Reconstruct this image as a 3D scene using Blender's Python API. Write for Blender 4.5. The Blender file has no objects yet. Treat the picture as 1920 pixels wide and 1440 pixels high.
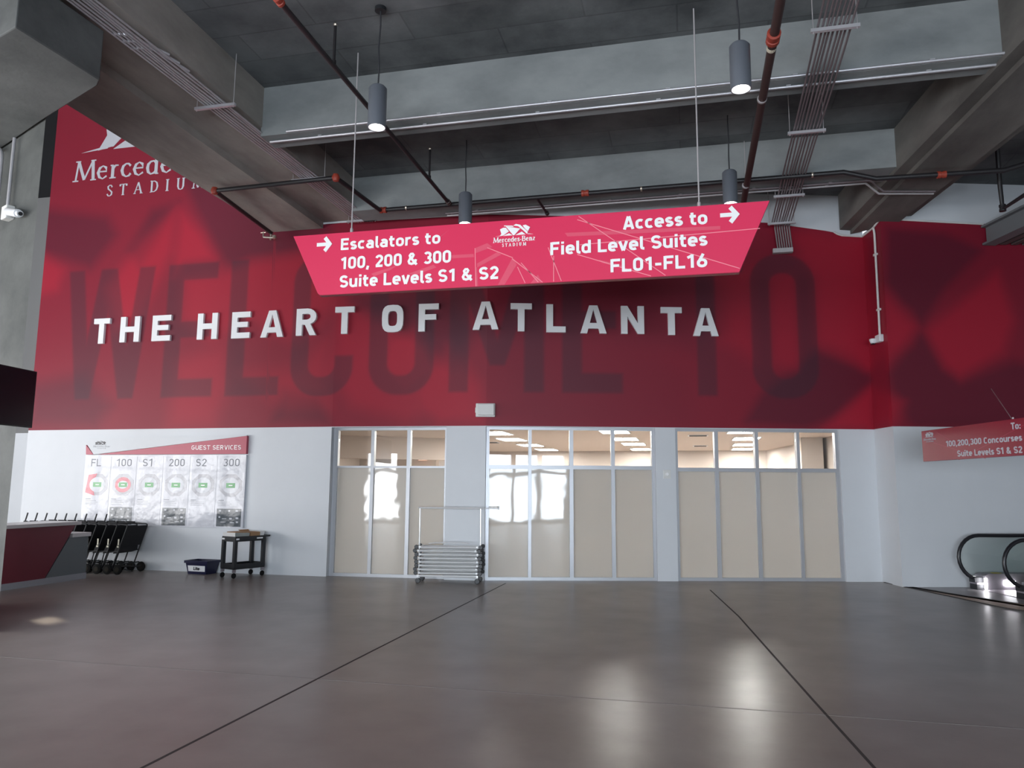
import bpy, math, random
import numpy as np
from mathutils import Matrix, Vector
from math import sin, cos, pi, radians, hypot, atan2, sqrt

random.seed(7)
SC = bpy.context.scene
COL = SC.collection

# ---------------------------------------------------------------- camera
cam_d = bpy.data.cameras.new('camera')
cam = bpy.data.objects.new('camera', cam_d)
COL.objects.link(cam)
cam_d.sensor_width = 36.0
cam_d.lens = 36.0 * 1414.7 / 1920.0
cam_d.clip_start = 0.05
cam_d.clip_end = 300
cam.matrix_world = Matrix(((0.97413043, 0.0239951, 0.22470902, 0.0),
                           (0.22588516, -0.13316503, -0.96500931, 0.0),
                           (0.00676789, 0.99080337, -0.13514024, 1.8),
                           (0, 0, 0, 1)))
SC.camera = cam

# ---------------------------------------------------------------- world, lights, exposure
SC.view_settings.view_transform = 'Standard'
SC.view_settings.look = 'None'
SC.view_settings.gamma = 1.0
SC.view_settings.use_curve_mapping = False
SC.view_settings.exposure = 1.1
SC.cycles.use_denoising = True
SC.cycles.max_bounces = 8
SC.cycles.diffuse_bounces = 4
SC.cycles.glossy_bounces = 4
SC.cycles.transparent_max_bounces = 12
SC.cycles.sample_clamp_indirect = 3.0
SC.cycles.caustics_reflective = False
SC.cycles.caustics_refractive = False

W = bpy.data.worlds.new('sky')
SC.world = W
W.use_nodes = True
_bg = W.node_tree.nodes['Background']
_bg.inputs['Color'].default_value = (0.75, 0.87, 1.0, 1)
_bg.inputs['Strength'].default_value = 1.0


def area_light(name, loc, rot, sx, sy, radiance, color):
    l = bpy.data.lights.new(name, 'AREA')
    l.shape = 'RECTANGLE'
    l.size, l.size_y = sx, sy
    l.energy = radiance * pi * sx * sy
    l.color = color
    o = bpy.data.objects.new(name, l)
    o.location, o.rotation_euler = loc, rot
    COL.objects.link(o)
    return o


# daylight in the glazed bays behind the camera and along the left side
area_light('daylight_left_glazing', (-20.6, 1.0, 2.3), (0, radians(-90), 0), 4.2, 17.0, 5.2, (1.0, 0.97, 0.95))
area_light('daylight_back_left_doors', (-14.6, -8.6, 1.9), (radians(90), 0, 0), 7.0, 3.3, 10.0, (0.96, 0.98, 1.0))
area_light('daylight_back_glazing', (0.0, -8.6, 1.9), (radians(90), 0, 0), 13.0, 3.3, 9.0, (0.80, 0.90, 1.0))
area_light('daylight_back_right_doors', (13.4, -8.6, 1.9), (radians(90), 0, 0), 3.6, 3.3, 9.5, (0.78, 0.89, 1.0))

sun_d = bpy.data.lights.new('sun', 'SUN')
sun_d.energy = 2.6
sun_d.angle = radians(0.6)
sun_d.color = (1.0, 0.88, 0.7)
sun = bpy.data.objects.new('sun', sun_d)
sun.rotation_euler = Vector((0.75, -0.4, -0.45)).to_track_quat('-Z', 'Y').to_euler()
COL.objects.link(sun)


# ---------------------------------------------------------------- materials
def lin(c):
    return tuple(((v / 255.0) / 12.92 if v / 255.0 <= 0.04045 else ((v / 255.0 + 0.055) / 1.055) ** 2.4) for v in c)


MATS = {}


def mat(name, color, rough=0.5, metal=0.0, spec=0.5, coat=0.0, noise=None, bump=None, emit=None):
    """color: linear rgb. noise=(scale, other colour, contrast). bump=(scale, strength)."""
    m = bpy.data.materials.new(name)
    m.use_nodes = True
    nt = m.node_tree
    b = nt.nodes['Principled BSDF']
    b.inputs['Base Color'].default_value = (*color, 1)
    b.inputs['Roughness'].default_value = rough
    b.inputs['Metallic'].default_value = metal
    b.inputs['Specular IOR Level'].default_value = spec
    b.inputs['Coat Weight'].default_value = coat
    b.inputs['Coat Roughness'].default_value = 0.03
    if noise or bump:
        tc = nt.nodes.new('ShaderNodeTexCoord')
    if noise:
        n = nt.nodes.new('ShaderNodeTexNoise')
        n.inputs['Scale'].default_value = noise[0]
        n.inputs['Detail'].default_value = 6
        n.inputs['Roughness'].default_value = 0.6
        nt.links.new(tc.outputs['Object'], n.inputs['Vector'])
        r = nt.nodes.new('ShaderNodeValToRGB')
        c = noise[2]
        r.color_ramp.elements[0].position = 0.5 - c
        r.color_ramp.elements[1].position = 0.5 + c
        r.color_ramp.elements[0].color = (*color, 1)
        r.color_ramp.elements[1].color = (*noise[1], 1)
        nt.links.new(n.outputs['Fac'], r.inputs['Fac'])
        nt.links.new(r.outputs['Color'], b.inputs['Base Color'])
    if bump:
        n2 = nt.nodes.new('ShaderNodeTexNoise')
        n2.inputs['Scale'].default_value = bump[0]
        n2.inputs['Detail'].default_value = 4
        nt.links.new(tc.outputs['Object'], n2.inputs['Vector'])
        bp = nt.nodes.new('ShaderNodeBump')
        bp.inputs['Strength'].default_value = bump[1]
        bp.inputs['Distance'].default_value = 0.02 if bump[1] < 1 else 0.09
        nt.links.new(n2.outputs['Fac'], bp.inputs['Height'])
        nt.links.new(bp.outputs['Normal'], b.inputs['Normal'])
    if emit:
        b.inputs['Emission Color'].default_value = (*emit[0], 1)
        b.inputs['Emission Strength'].default_value = emit[1]
    MATS[name] = m
    return m


def concrete(name, c0, c1, streak, seams=None):
    """cast concrete: large cloudy patches, fine grain, faint form-board lines along one axis."""
    m = bpy.data.materials.new(name)
    m.use_nodes = True
    nt = m.node_tree
    L = nt.links.new
    b = nt.nodes['Principled BSDF']
    b.inputs['Roughness'].default_value = 0.75
    b.inputs['Specular IOR Level'].default_value = 0.3
    tc = nt.nodes.new('ShaderNodeTexCoord')
    mp = nt.nodes.new('ShaderNodeMapping')
    mp.inputs['Scale'].default_value = streak
    L(tc.outputs['Object'], mp.inputs['Vector'])
    n = nt.nodes.new('ShaderNodeTexNoise')
    n.inputs['Scale'].default_value = 1.0
    n.inputs['Detail'].default_value = 9
    n.inputs['Roughness'].default_value = 0.62
    L(mp.outputs['Vector'], n.inputs['Vector'])
    r = nt.nodes.new('ShaderNodeValToRGB')
    e = r.color_ramp.elements
    e[0].position, e[1].position = 0.33, 0.68
    e[0].color, e[1].color = (*c0, 1), (*c1, 1)
    L(n.outputs['Fac'], r.inputs['Fac'])
    out = r.outputs['Color']
    if seams:
        br = nt.nodes.new('ShaderNodeTexBrick')
        br.inputs['Scale'].default_value = 1.0
        br.inputs['Mortar Size'].default_value = 0.012
        br.inputs['Brick Width'].default_value = seams[0]
        br.inputs['Row Height'].default_value = seams[1]
        br.inputs['Color1'].default_value = (1, 1, 1, 1)
        br.inputs['Color2'].default_value = (0.72, 0.74, 0.74, 1)
        br.inputs['Mortar'].default_value = (0.6, 0.6, 0.6, 1)
        L(tc.outputs['Object'], br.inputs['Vector'])
        mx = nt.nodes.new('ShaderNodeMix')
        mx.data_type = 'RGBA'
        mx.blend_type = 'MULTIPLY'
        mx.inputs['Factor'].default_value = 0.75
        L(out, mx.inputs['A'])
        L(br.outputs['Color'], mx.inputs['B'])
        out = mx.outputs['Result']
    L(out, b.inputs['Base Color'])
    n2 = nt.nodes.new('ShaderNodeTexNoise')
    n2.inputs['Scale'].default_value = 14
    n2.inputs['Detail'].default_value = 5
    L(tc.outputs['Object'], n2.inputs['Vector'])
    bp = nt.nodes.new('ShaderNodeBump')
    bp.inputs['Strength'].default_value = 0.25
    bp.inputs['Distance'].default_value = 0.01
    L(n2.outputs['Fac'], bp.inputs['Height'])
    L(bp.outputs['Normal'], b.inputs['Normal'])
    MATS[name] = m
    return m


def glass(name):
    m = bpy.data.materials.new(name)
    m.use_nodes = True
    nt = m.node_tree
    for n in list(nt.nodes):
        nt.nodes.remove(n)
    L = nt.links.new
    out = nt.nodes.new('ShaderNodeOutputMaterial')
    mx = nt.nodes.new('ShaderNodeMixShader')
    fr = nt.nodes.new('ShaderNodeFresnel')
    fr.inputs['IOR'].default_value = 1.5
    tr = nt.nodes.new('ShaderNodeBsdfTransparent')
    tr.inputs['Color'].default_value = (0.95, 0.97, 0.96, 1)
    gl = nt.nodes.new('ShaderNodeBsdfGlossy')
    gl.inputs['Roughness'].default_value = 0.0
    L(fr.outputs['Fac'], mx.inputs[0])
    L(tr.outputs[0], mx.inputs[1])
    L(gl.outputs[0], mx.inputs[2])
    L(mx.outputs[0], out.inputs['Surface'])
    MATS[name] = m
    return m


def frosted(name, color, transl):
    m = bpy.data.materials.new(name)
    m.use_nodes = True
    nt = m.node_tree
    for n in list(nt.nodes):
        nt.nodes.remove(n)
    L = nt.links.new
    out = nt.nodes.new('ShaderNodeOutputMaterial')
    mx = nt.nodes.new('ShaderNodeMixShader')
    m2 = nt.nodes.new('ShaderNodeMixShader')
    m2.inputs[0].default_value = transl
    fr = nt.nodes.new('ShaderNodeFresnel')
    fr.inputs['IOR'].default_value = 1.6
    df = nt.nodes.new('ShaderNodeBsdfDiffuse')
    df.inputs['Color'].default_value = (*color, 1)
    tl = nt.nodes.new('ShaderNodeBsdfTranslucent')
    tl.inputs['Color'].default_value = (*color, 1)
    gl = nt.nodes.new('ShaderNodeBsdfGlossy')
    gl.inputs['Roughness'].default_value = 0.03
    tc = nt.nodes.new('ShaderNodeTexCoord')
    nz = nt.nodes.new('ShaderNodeTexNoise')
    nz.inputs['Scale'].default_value = 1.2
    nz.inputs['Detail'].default_value = 2
    L(tc.outputs['Object'], nz.inputs['Vector'])
    bp = nt.nodes.new('ShaderNodeBump')
    bp.inputs['Strength'].default_value = 0.25
    bp.inputs['Distance'].default_value = 0.02
    L(nz.outputs['Fac'], bp.inputs['Height'])
    L(bp.outputs['Normal'], gl.inputs['Normal'])
    L(df.outputs[0], m2.inputs[1])
    L(tl.outputs[0], m2.inputs[2])
    L(fr.outputs['Fac'], mx.inputs[0])
    L(m2.outputs[0], mx.inputs[1])
    L(gl.outputs[0], mx.inputs[2])
    L(mx.outputs[0], out.inputs['Surface'])
    MATS[name] = m
    return m


def mural_mat():
    m = bpy.data.materials.new('mural_paint')
    m.use_nodes = True
    nt = m.node_tree
    b = nt.nodes['Principled BSDF']
    a = nt.nodes.new('ShaderNodeVertexColor')
    a.layer_name = 'mural'
    nt.links.new(a.outputs['Color'], b.inputs['Base Color'])
    b.inputs['Roughness'].default_value = 0.5
    b.inputs['Specular IOR Level'].default_value = 0.32
    MATS['mural'] = m
    return m


mural_mat()
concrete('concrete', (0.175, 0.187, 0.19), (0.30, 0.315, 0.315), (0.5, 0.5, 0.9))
concrete('concrete_soffit', (0.10, 0.093, 0.087), (0.225, 0.212, 0.195), (0.9, 0.35, 0.9))  # warm floor bounce is mixed into this brownish tint
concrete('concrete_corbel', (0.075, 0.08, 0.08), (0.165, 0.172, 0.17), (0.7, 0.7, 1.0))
concrete('concrete_girder', (0.20, 0.183, 0.17), (0.43, 0.40, 0.365), (0.9, 0.35, 0.9))  # lighter copy of concrete_soffit; floor bounce on the left girder is in the colour
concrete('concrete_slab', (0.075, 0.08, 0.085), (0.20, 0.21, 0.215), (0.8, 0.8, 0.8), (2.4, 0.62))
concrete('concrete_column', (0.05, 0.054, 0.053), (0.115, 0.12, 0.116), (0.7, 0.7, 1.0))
mat('white_paint', (0.70, 0.72, 0.75), 0.6, spec=0.35, noise=(1.5, (0.66, 0.68, 0.71), 0.3))
mat('grey_wall', (0.20, 0.20, 0.20), 0.7)
mat('shell', (0.48, 0.49, 0.50), 0.8)
mat('dark', (0.012, 0.012, 0.014), 0.6)
mat('aluminium', (0.50, 0.51, 0.54), 0.35, metal=0.35)
glass('glass')
frosted('frosted', (0.97, 0.92, 0.84), 0.5)
mat('room_wall', (0.46, 0.405, 0.37), 0.8)
mat('room_ceiling', (0.56, 0.48, 0.43), 0.85)
mat('room_dark', (0.35, 0.29, 0.25), 0.8)
mat('troffer_glow', (1, 1, 1), 0.5, emit=((1.0, 0.95, 0.90), 34.0))
mat('lens_glow', (1, 1, 1), 0.5, emit=((1.0, 0.98, 0.95), 6.0))
mat('comb_glow', (1, 1, 1), 0.5, emit=((0.95, 0.95, 1.0), 14.0))
mat('exit_glow', (0.9, 0.6, 0.5), 0.5, emit=((1.0, 0.55, 0.42), 1.0))
mat('sign_red', (0.76, 0.036, 0.11), 0.33, spec=0.5)
mat('sign_pink', (0.78, 0.10, 0.17), 0.33)
mat('sign_line', (0.92, 0.30, 0.36), 0.33)
mat('sign_edge', (0.25, 0.012, 0.03), 0.4)
mat('sign_dim', (0.27, 0.014, 0.035), 0.35)
mat('white_letter', (0.85, 0.86, 0.88), 0.4)
mat('white_vinyl', (0.95, 0.95, 0.95), 0.4)
mat('logo_paint', (0.52, 0.53, 0.58), 0.5)
mat('steel_conduit', (0.62, 0.61, 0.64), 0.36, metal=0.6)
mat('dull_conduit', (0.21, 0.175, 0.185), 0.5, metal=0.3)
mat('pale_conduit', (0.50, 0.47, 0.48), 0.45, metal=0.25)
mat('black_pipe', (0.018, 0.016, 0.018), 0.45)
mat('brown_pipe', (0.045, 0.022, 0.02), 0.5)
mat('red_coupling', (0.33, 0.045, 0.025), 0.5)
mat('brass', (0.55, 0.48, 0.40), 0.35, metal=0.8)
mat('pendant_grey', (0.16, 0.175, 0.205), 0.42, metal=0.25)
mat('pendant_reflector', (0.75, 0.76, 0.80), 0.3, metal=0.3)
mat('cord', (0.03, 0.03, 0.035), 0.6)
mat('black_plastic', (0.016, 0.017, 0.02), 0.45)
mat('black_fabric', (0.012, 0.012, 0.014), 0.85)
mat('tv_screen', (0.006, 0.009, 0.014), 0.2)
mat('cream_tag', (0.72, 0.69, 0.55), 0.6)
mat('rubber', (0.014, 0.014, 0.014), 0.9, spec=0.1)
mat('wheel_hub', (0.025, 0.022, 0.017), 0.8, spec=0.15)
mat('navy', (0.007, 0.008, 0.042), 0.35)
mat('chrome', (0.96, 0.97, 0.98), 0.2, metal=0.35)
mat('caster_black', (0.02, 0.02, 0.022), 0.4)
mat('card_brown', (0.33, 0.19, 0.10), 0.8)
mat('card_white', (0.74, 0.73, 0.72), 0.7)
mat('card_grey', (0.33, 0.35, 0.33), 0.7)
mat('paper', (0.85, 0.85, 0.86), 0.7)
mat('counter_red', (0.16, 0.012, 0.028), 0.45)
mat('counter_grey', (0.15, 0.17, 0.18), 0.5)
mat('counter_top', (0.62, 0.60, 0.60), 0.3)
mat('counter_plinth', (0.36, 0.37, 0.40), 0.5)
mat('board_white', (0.66, 0.67, 0.72), 0.22, spec=0.3, coat=0.3, bump=(1.6, 1.0))
mat('board_strip', (0.58, 0.59, 0.64), 0.22, spec=0.3, coat=0.3, bump=(1.6, 1.0))
mat('board_red', (0.40, 0.045, 0.085), 0.4)
mat('map_grey', (0.36, 0.36, 0.40), 0.3, coat=0.3, bump=(1.6, 1.0))
mat('map_light', (0.50, 0.52, 0.57), 0.3, coat=0.3, bump=(1.6, 1.0))
mat('map_red', (0.50, 0.05, 0.09), 0.3, coat=0.3, bump=(1.6, 1.0))
mat('map_green', (0.07, 0.33, 0.10), 0.3)
mat('map_dark', (0.07, 0.085, 0.10), 0.3, coat=0.3, bump=(1.6, 1.0))
mat('ink_grey', (0.13, 0.14, 0.17), 0.4)
mat('ink_black', (0.015, 0.015, 0.02), 0.4)
mat('camera_white', (0.75, 0.76, 0.78), 0.35)
mat('plate_white', (0.72, 0.72, 0.70), 0.5)
mat('handrail', (0.012, 0.012, 0.016), 0.35)
mat('steel_skirt', (0.34, 0.31, 0.34), 0.38, metal=0.6)
mat('sticker_yellow', (0.60, 0.52, 0.04), 0.5)
mat('tan_strip', (0.46, 0.35, 0.26), 0.6)
mat('joint', (0.035, 0.03, 0.03), 0.7)
mat('joint_pale', (0.24, 0.22, 0.21), 0.6)
mat('landing', (0.34, 0.32, 0.33), 0.4)
mat('deck_steel', (0.10, 0.08, 0.08), 0.6)
mat('beam_steel', (0.16, 0.17, 0.18), 0.5)
mat('green_glass_edge', (0.35, 0.45, 0.45), 0.2)


def floor_mat():
    m = bpy.data.materials.new('polished_floor')
    m.use_nodes = True
    nt = m.node_tree
    L = nt.links.new
    b = nt.nodes['Principled BSDF']
    tc = nt.nodes.new('ShaderNodeTexCoord')
    n = nt.nodes.new('ShaderNodeTexNoise')
    n.inputs['Scale'].default_value = 0.55
    n.inputs['Detail'].default_value = 8
    n.inputs['Roughness'].default_value = 0.6
    L(tc.outputs['Object'], n.inputs['Vector'])
    r = nt.nodes.new('ShaderNodeValToRGB')
    e = r.color_ramp.elements
    e[0].position, e[1].position = 0.34, 0.68
    e[0].color = (0.21, 0.18, 0.162, 1)
    e[1].color = (0.32, 0.285, 0.262, 1)
    L(n.outputs['Fac'], r.inputs['Fac'])
    L(r.outputs['Color'], b.inputs['Base Color'])
    n3 = nt.nodes.new('ShaderNodeTexNoise')
    n3.inputs['Scale'].default_value = 2.3
    n3.inputs['Detail'].default_value = 5
    L(tc.outputs['Object'], n3.inputs['Vector'])
    mr = nt.nodes.new('ShaderNodeMapRange')
    mr.inputs['To Min'].default_value = 0.27
    mr.inputs['To Max'].default_value = 0.36
    L(n3.outputs['Fac'], mr.inputs['Value'])
    L(mr.outputs['Result'], b.inputs['Roughness'])
    b.inputs['Specular IOR Level'].default_value = 0.5
    n2 = nt.nodes.new('ShaderNodeTexNoise')
    n2.inputs['Scale'].default_value = 3.0
    n2.inputs['Detail'].default_value = 3
    L(tc.outputs['Object'], n2.inputs['Vector'])
    bp = nt.nodes.new('ShaderNodeBump')
    bp.inputs['Strength'].default_value = 0.03
    bp.inputs['Distance'].default_value = 0.01
    L(n2.outputs['Fac'], bp.inputs['Height'])
    L(bp.outputs['Normal'], b.inputs['Normal'])
    MATS['floor'] = m


floor_mat()


# ---------------------------------------------------------------- mesh helpers
class MB:
    """collects faces; build() links them as ONE mesh object."""

    def __init__(s):
        s.v, s.f, s.m, s.names = [], [], [], []

    def _mi(s, name):
        if name not in s.names:
            s.names.append(name)
        return s.names.index(name)

    def add(s, verts, faces, m):
        o = len(s.v)
        s.v += [tuple(map(float, p)) for p in verts]
        i = s._mi(m)
        for f in faces:
            s.f.append([o + k for k in f])
            s.m.append(i)
        return s

    def box(s, x0, x1, y0, y1, z0, z1, m):
        return s.add([(x0, y0, z0), (x1, y0, z0), (x1, y1, z0), (x0, y1, z0), (x0, y0, z1), (x1, y0, z1), (x1, y1, z1), (x0, y1, z1)],
                     [(3, 2, 1, 0), (4, 5, 6, 7), (0, 1, 5, 4), (1, 2, 6, 5), (2, 3, 7, 6), (3, 0, 4, 7)], m)

    def hexa(s, bottom, top, m):
        """8 corners: 4 below, 4 above, same order counter-clockwise from above."""
        return s.add(list(bottom) + list(top), [(3, 2, 1, 0), (4, 5, 6, 7), (0, 1, 5, 4), (1, 2, 6, 5), (2, 3, 7, 6), (3, 0, 4, 7)], m)

    def prism_z(s, poly, z0, z1, m):
        n = len(poly)
        a = sum(poly[i][0] * poly[(i + 1) % n][1] - poly[(i + 1) % n][0] * poly[i][1] for i in range(n))
        if a < 0:
            poly = poly[::-1]
        return s.add([(x, y, z0) for x, y in poly] + [(x, y, z1) for x, y in poly],
                     [tuple(range(n - 1, -1, -1)), tuple(range(n, 2 * n))] + [(i, (i + 1) % n, n + (i + 1) % n, n + i) for i in range(n)], m)

    def prism_y(s, poly, y0, y1, m):
        """polygon in (x, z), front at y0, back at y1 (y1 > y0)."""
        n = len(poly)
        a = sum(poly[i][0] * poly[(i + 1) % n][1] - poly[(i + 1) % n][0] * poly[i][1] for i in range(n))
        if a < 0:
            poly = poly[::-1]
        return s.add([(x, y0, z) for x, z in poly] + [(x, y1, z) for x, z in poly],
                     [tuple(range(n)), tuple(range(2 * n - 1, n - 1, -1))] + [((i + 1) % n, i, n + i, n + (i + 1) % n) for i in range(n)], m)

    def prism_x(s, poly, x0, x1, m):
        """polygon in (y, z)."""
        n = len(poly)
        a = sum(poly[i][0] * poly[(i + 1) % n][1] - poly[(i + 1) % n][0] * poly[i][1] for i in range(n))
        if a < 0:
            poly = poly[::-1]
        return s.add([(x0, y, z) for y, z in poly] + [(x1, y, z) for y, z in poly],
                     [tuple(range(n - 1, -1, -1)), tuple(range(n, 2 * n))] + [(i, (i + 1) % n, n + (i + 1) % n, n + i) for i in range(n)], m)

    def tube(s, pts, r, m, seg=10, caps=True):
        pts = [Vector(p) for p in pts]
        n = len(pts)
        rings = []
        up = Vector((0, 0, 1))
        d0 = (pts[1] - pts[0]).normalized()
        if abs(d0.dot(up)) > 0.95:
            up = Vector((0, 1, 0))
        side = d0.cross(up).normalized()
        for i, p in enumerate(pts):
            if i == 0:
                d = pts[1] - pts[0]
            elif i == n - 1:
                d = pts[-1] - pts[-2]
            else:
                d = (pts[i + 1] - p).normalized() + (p - pts[i - 1]).normalized()
            d.normalize()
            side = (side - d * side.dot(d)).normalized()
            u = side.cross(d)
            rings.append([p + (side * cos(2 * pi * k / seg) + u * sin(2 * pi * k / seg)) * r for k in range(seg)])
        vs = [v for rg in rings for v in rg]
        fs = []
        for i in range(n - 1):
            for k in range(seg):
                a, b_ = i * seg + k, i * seg + (k + 1) % seg
                fs.append((a, b_, b_ + seg, a + seg))
        if caps:
            fs.append(tuple(range(seg - 1, -1, -1)))
            fs.append(tuple(range((n - 1) * seg, n * seg)))
        return s.add(vs, fs, m)

    def lathe(s, prof, m, seg=24, c=(0, 0, 0), axis='z', caps=True):
        """profile of (r, h) revolved about an axis through c."""
        vs, fs = [], []
        n = len(prof)
        for r, h in prof:
            for k in range(seg):
                a = 2 * pi * k / seg
                if axis == 'z':
                    vs.append((c[0] + r * cos(a), c[1] + r * sin(a), c[2] + h))
                elif axis == 'y':
                    vs.append((c[0] + r * cos(a), c[1] + h, c[2] - r * sin(a)))
                else:
                    vs.append((c[0] + h, c[1] + r * cos(a), c[2] + r * sin(a)))
        for i in range(n - 1):
            for k in range(seg):
                a, b_ = i * seg + k, i * seg + (k + 1) % seg
                fs.append((a, b_, b_ + seg, a + seg))
        if caps and prof[0][0] > 1e-6:
            fs.append(tuple(range(seg - 1, -1, -1)))
        if caps and prof[-1][0] > 1e-6:
            fs.append(tuple(range((n - 1) * seg, n * seg)))
        return s.add(vs, fs, m)

    def build(s, name, parent=None, smooth=False, bevel=0.0):
        me = bpy.data.meshes.new(name)
        me.from_pydata(s.v, [], s.f)
        for nm in s.names:
            me.materials.append(MATS[nm])
        me.polygons.foreach_set('material_index', s.m)
        if smooth:
            me.polygons.foreach_set('use_smooth', [True] * len(s.f))
        me.update()
        o = bpy.data.objects.new(name, me)
        COL.objects.link(o)
        if parent:
            o.parent = parent
        if smooth:
            md = o.modifiers.new('split', 'EDGE_SPLIT')
            md.split_angle = radians(40)
        if bevel:
            b = o.modifiers.new('bevel', 'BEVEL')
            b.width = bevel
            b.segments = 2
            b.limit_method = 'ANGLE'
        return o


def bend(pts, r, n=5):
    """fillet the corners of a polyline."""
    pts = [Vector(p) for p in pts]
    out = [pts[0]]
    for i in range(1, len(pts) - 1):
        a, p, b_ = pts[i - 1], pts[i], pts[i + 1]
        d1, d2 = (a - p), (b_ - p)
        t = min(r, d1.length * 0.45, d2.length * 0.45)
        q1, q2 = p + d1.normalized() * t, p + d2.normalized() * t
        for k in range(n + 1):
            u = k / n
            out.append(q1 * (1 - u) ** 2 + p * 2 * u * (1 - u) + q2 * u * u)
    out.append(pts[-1])
    return out


def thing(name, label, cat, loc=(0, 0, 0), rotz=0.0, group=None):
    o = bpy.data.objects.new(name, None)
    COL.objects.link(o)
    o.empty_display_size = 0.1
    o.location = loc
    o.rotation_euler = (0, 0, rotz)
    o['label'] = label
    o['category'] = cat
    if group:
        o['group'] = group
    return o


def tag(o, label, cat, group=None):
    o['label'] = label
    o['category'] = cat
    if group:
        o['group'] = group
    return o


def struct(o):
    o['kind'] = 'structure'
    return o


def place(o, loc, rotz=0.0):
    o.location = loc
    o.rotation_euler = (0, 0, rotz)
    return o


def copy_thing(root, loc, rotz, label):
    """a copy of a thing with copies of its parts and sub-parts."""
    r = root.copy()
    COL.objects.link(r)
    r.location, r.rotation_euler = loc, (0, 0, rotz)
    r['label'] = label
    for ch in list(root.children):
        c = ch.copy()
        COL.objects.link(c)
        c.parent = r
        for g in list(ch.children):
            d = g.copy()
            COL.objects.link(d)
            d.parent = c
    return r


# ---------------------------------------------------------------- lettering
def _arc(cx, cy, rx, ry, a0, a1, n=12):
    return [(cx + rx * cos(radians(a0 + (a1 - a0) * k / n)), cy + ry * sin(radians(a0 + (a1 - a0) * k / n))) for k in range(n + 1)]


def _stad(x0, x1, y0, y1, a0, a1, n=20):
    """arc of an upright stadium (straight sides, round ends)."""
    r, cx = (x1 - x0) / 2, (x0 + x1) / 2
    ry = min(r * 1.05, (y1 - y0) / 2)
    out = []
    for k in range(n + 1):
        a = radians(a0 + (a1 - a0) * k / n)
        sn = sin(a)
        c = y1 - ry if sn > 1e-6 else (y0 + ry if sn < -1e-6 else (y0 + y1) / 2)
        out.append((cx + r * cos(a), c + ry * sn))
    return out


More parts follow.
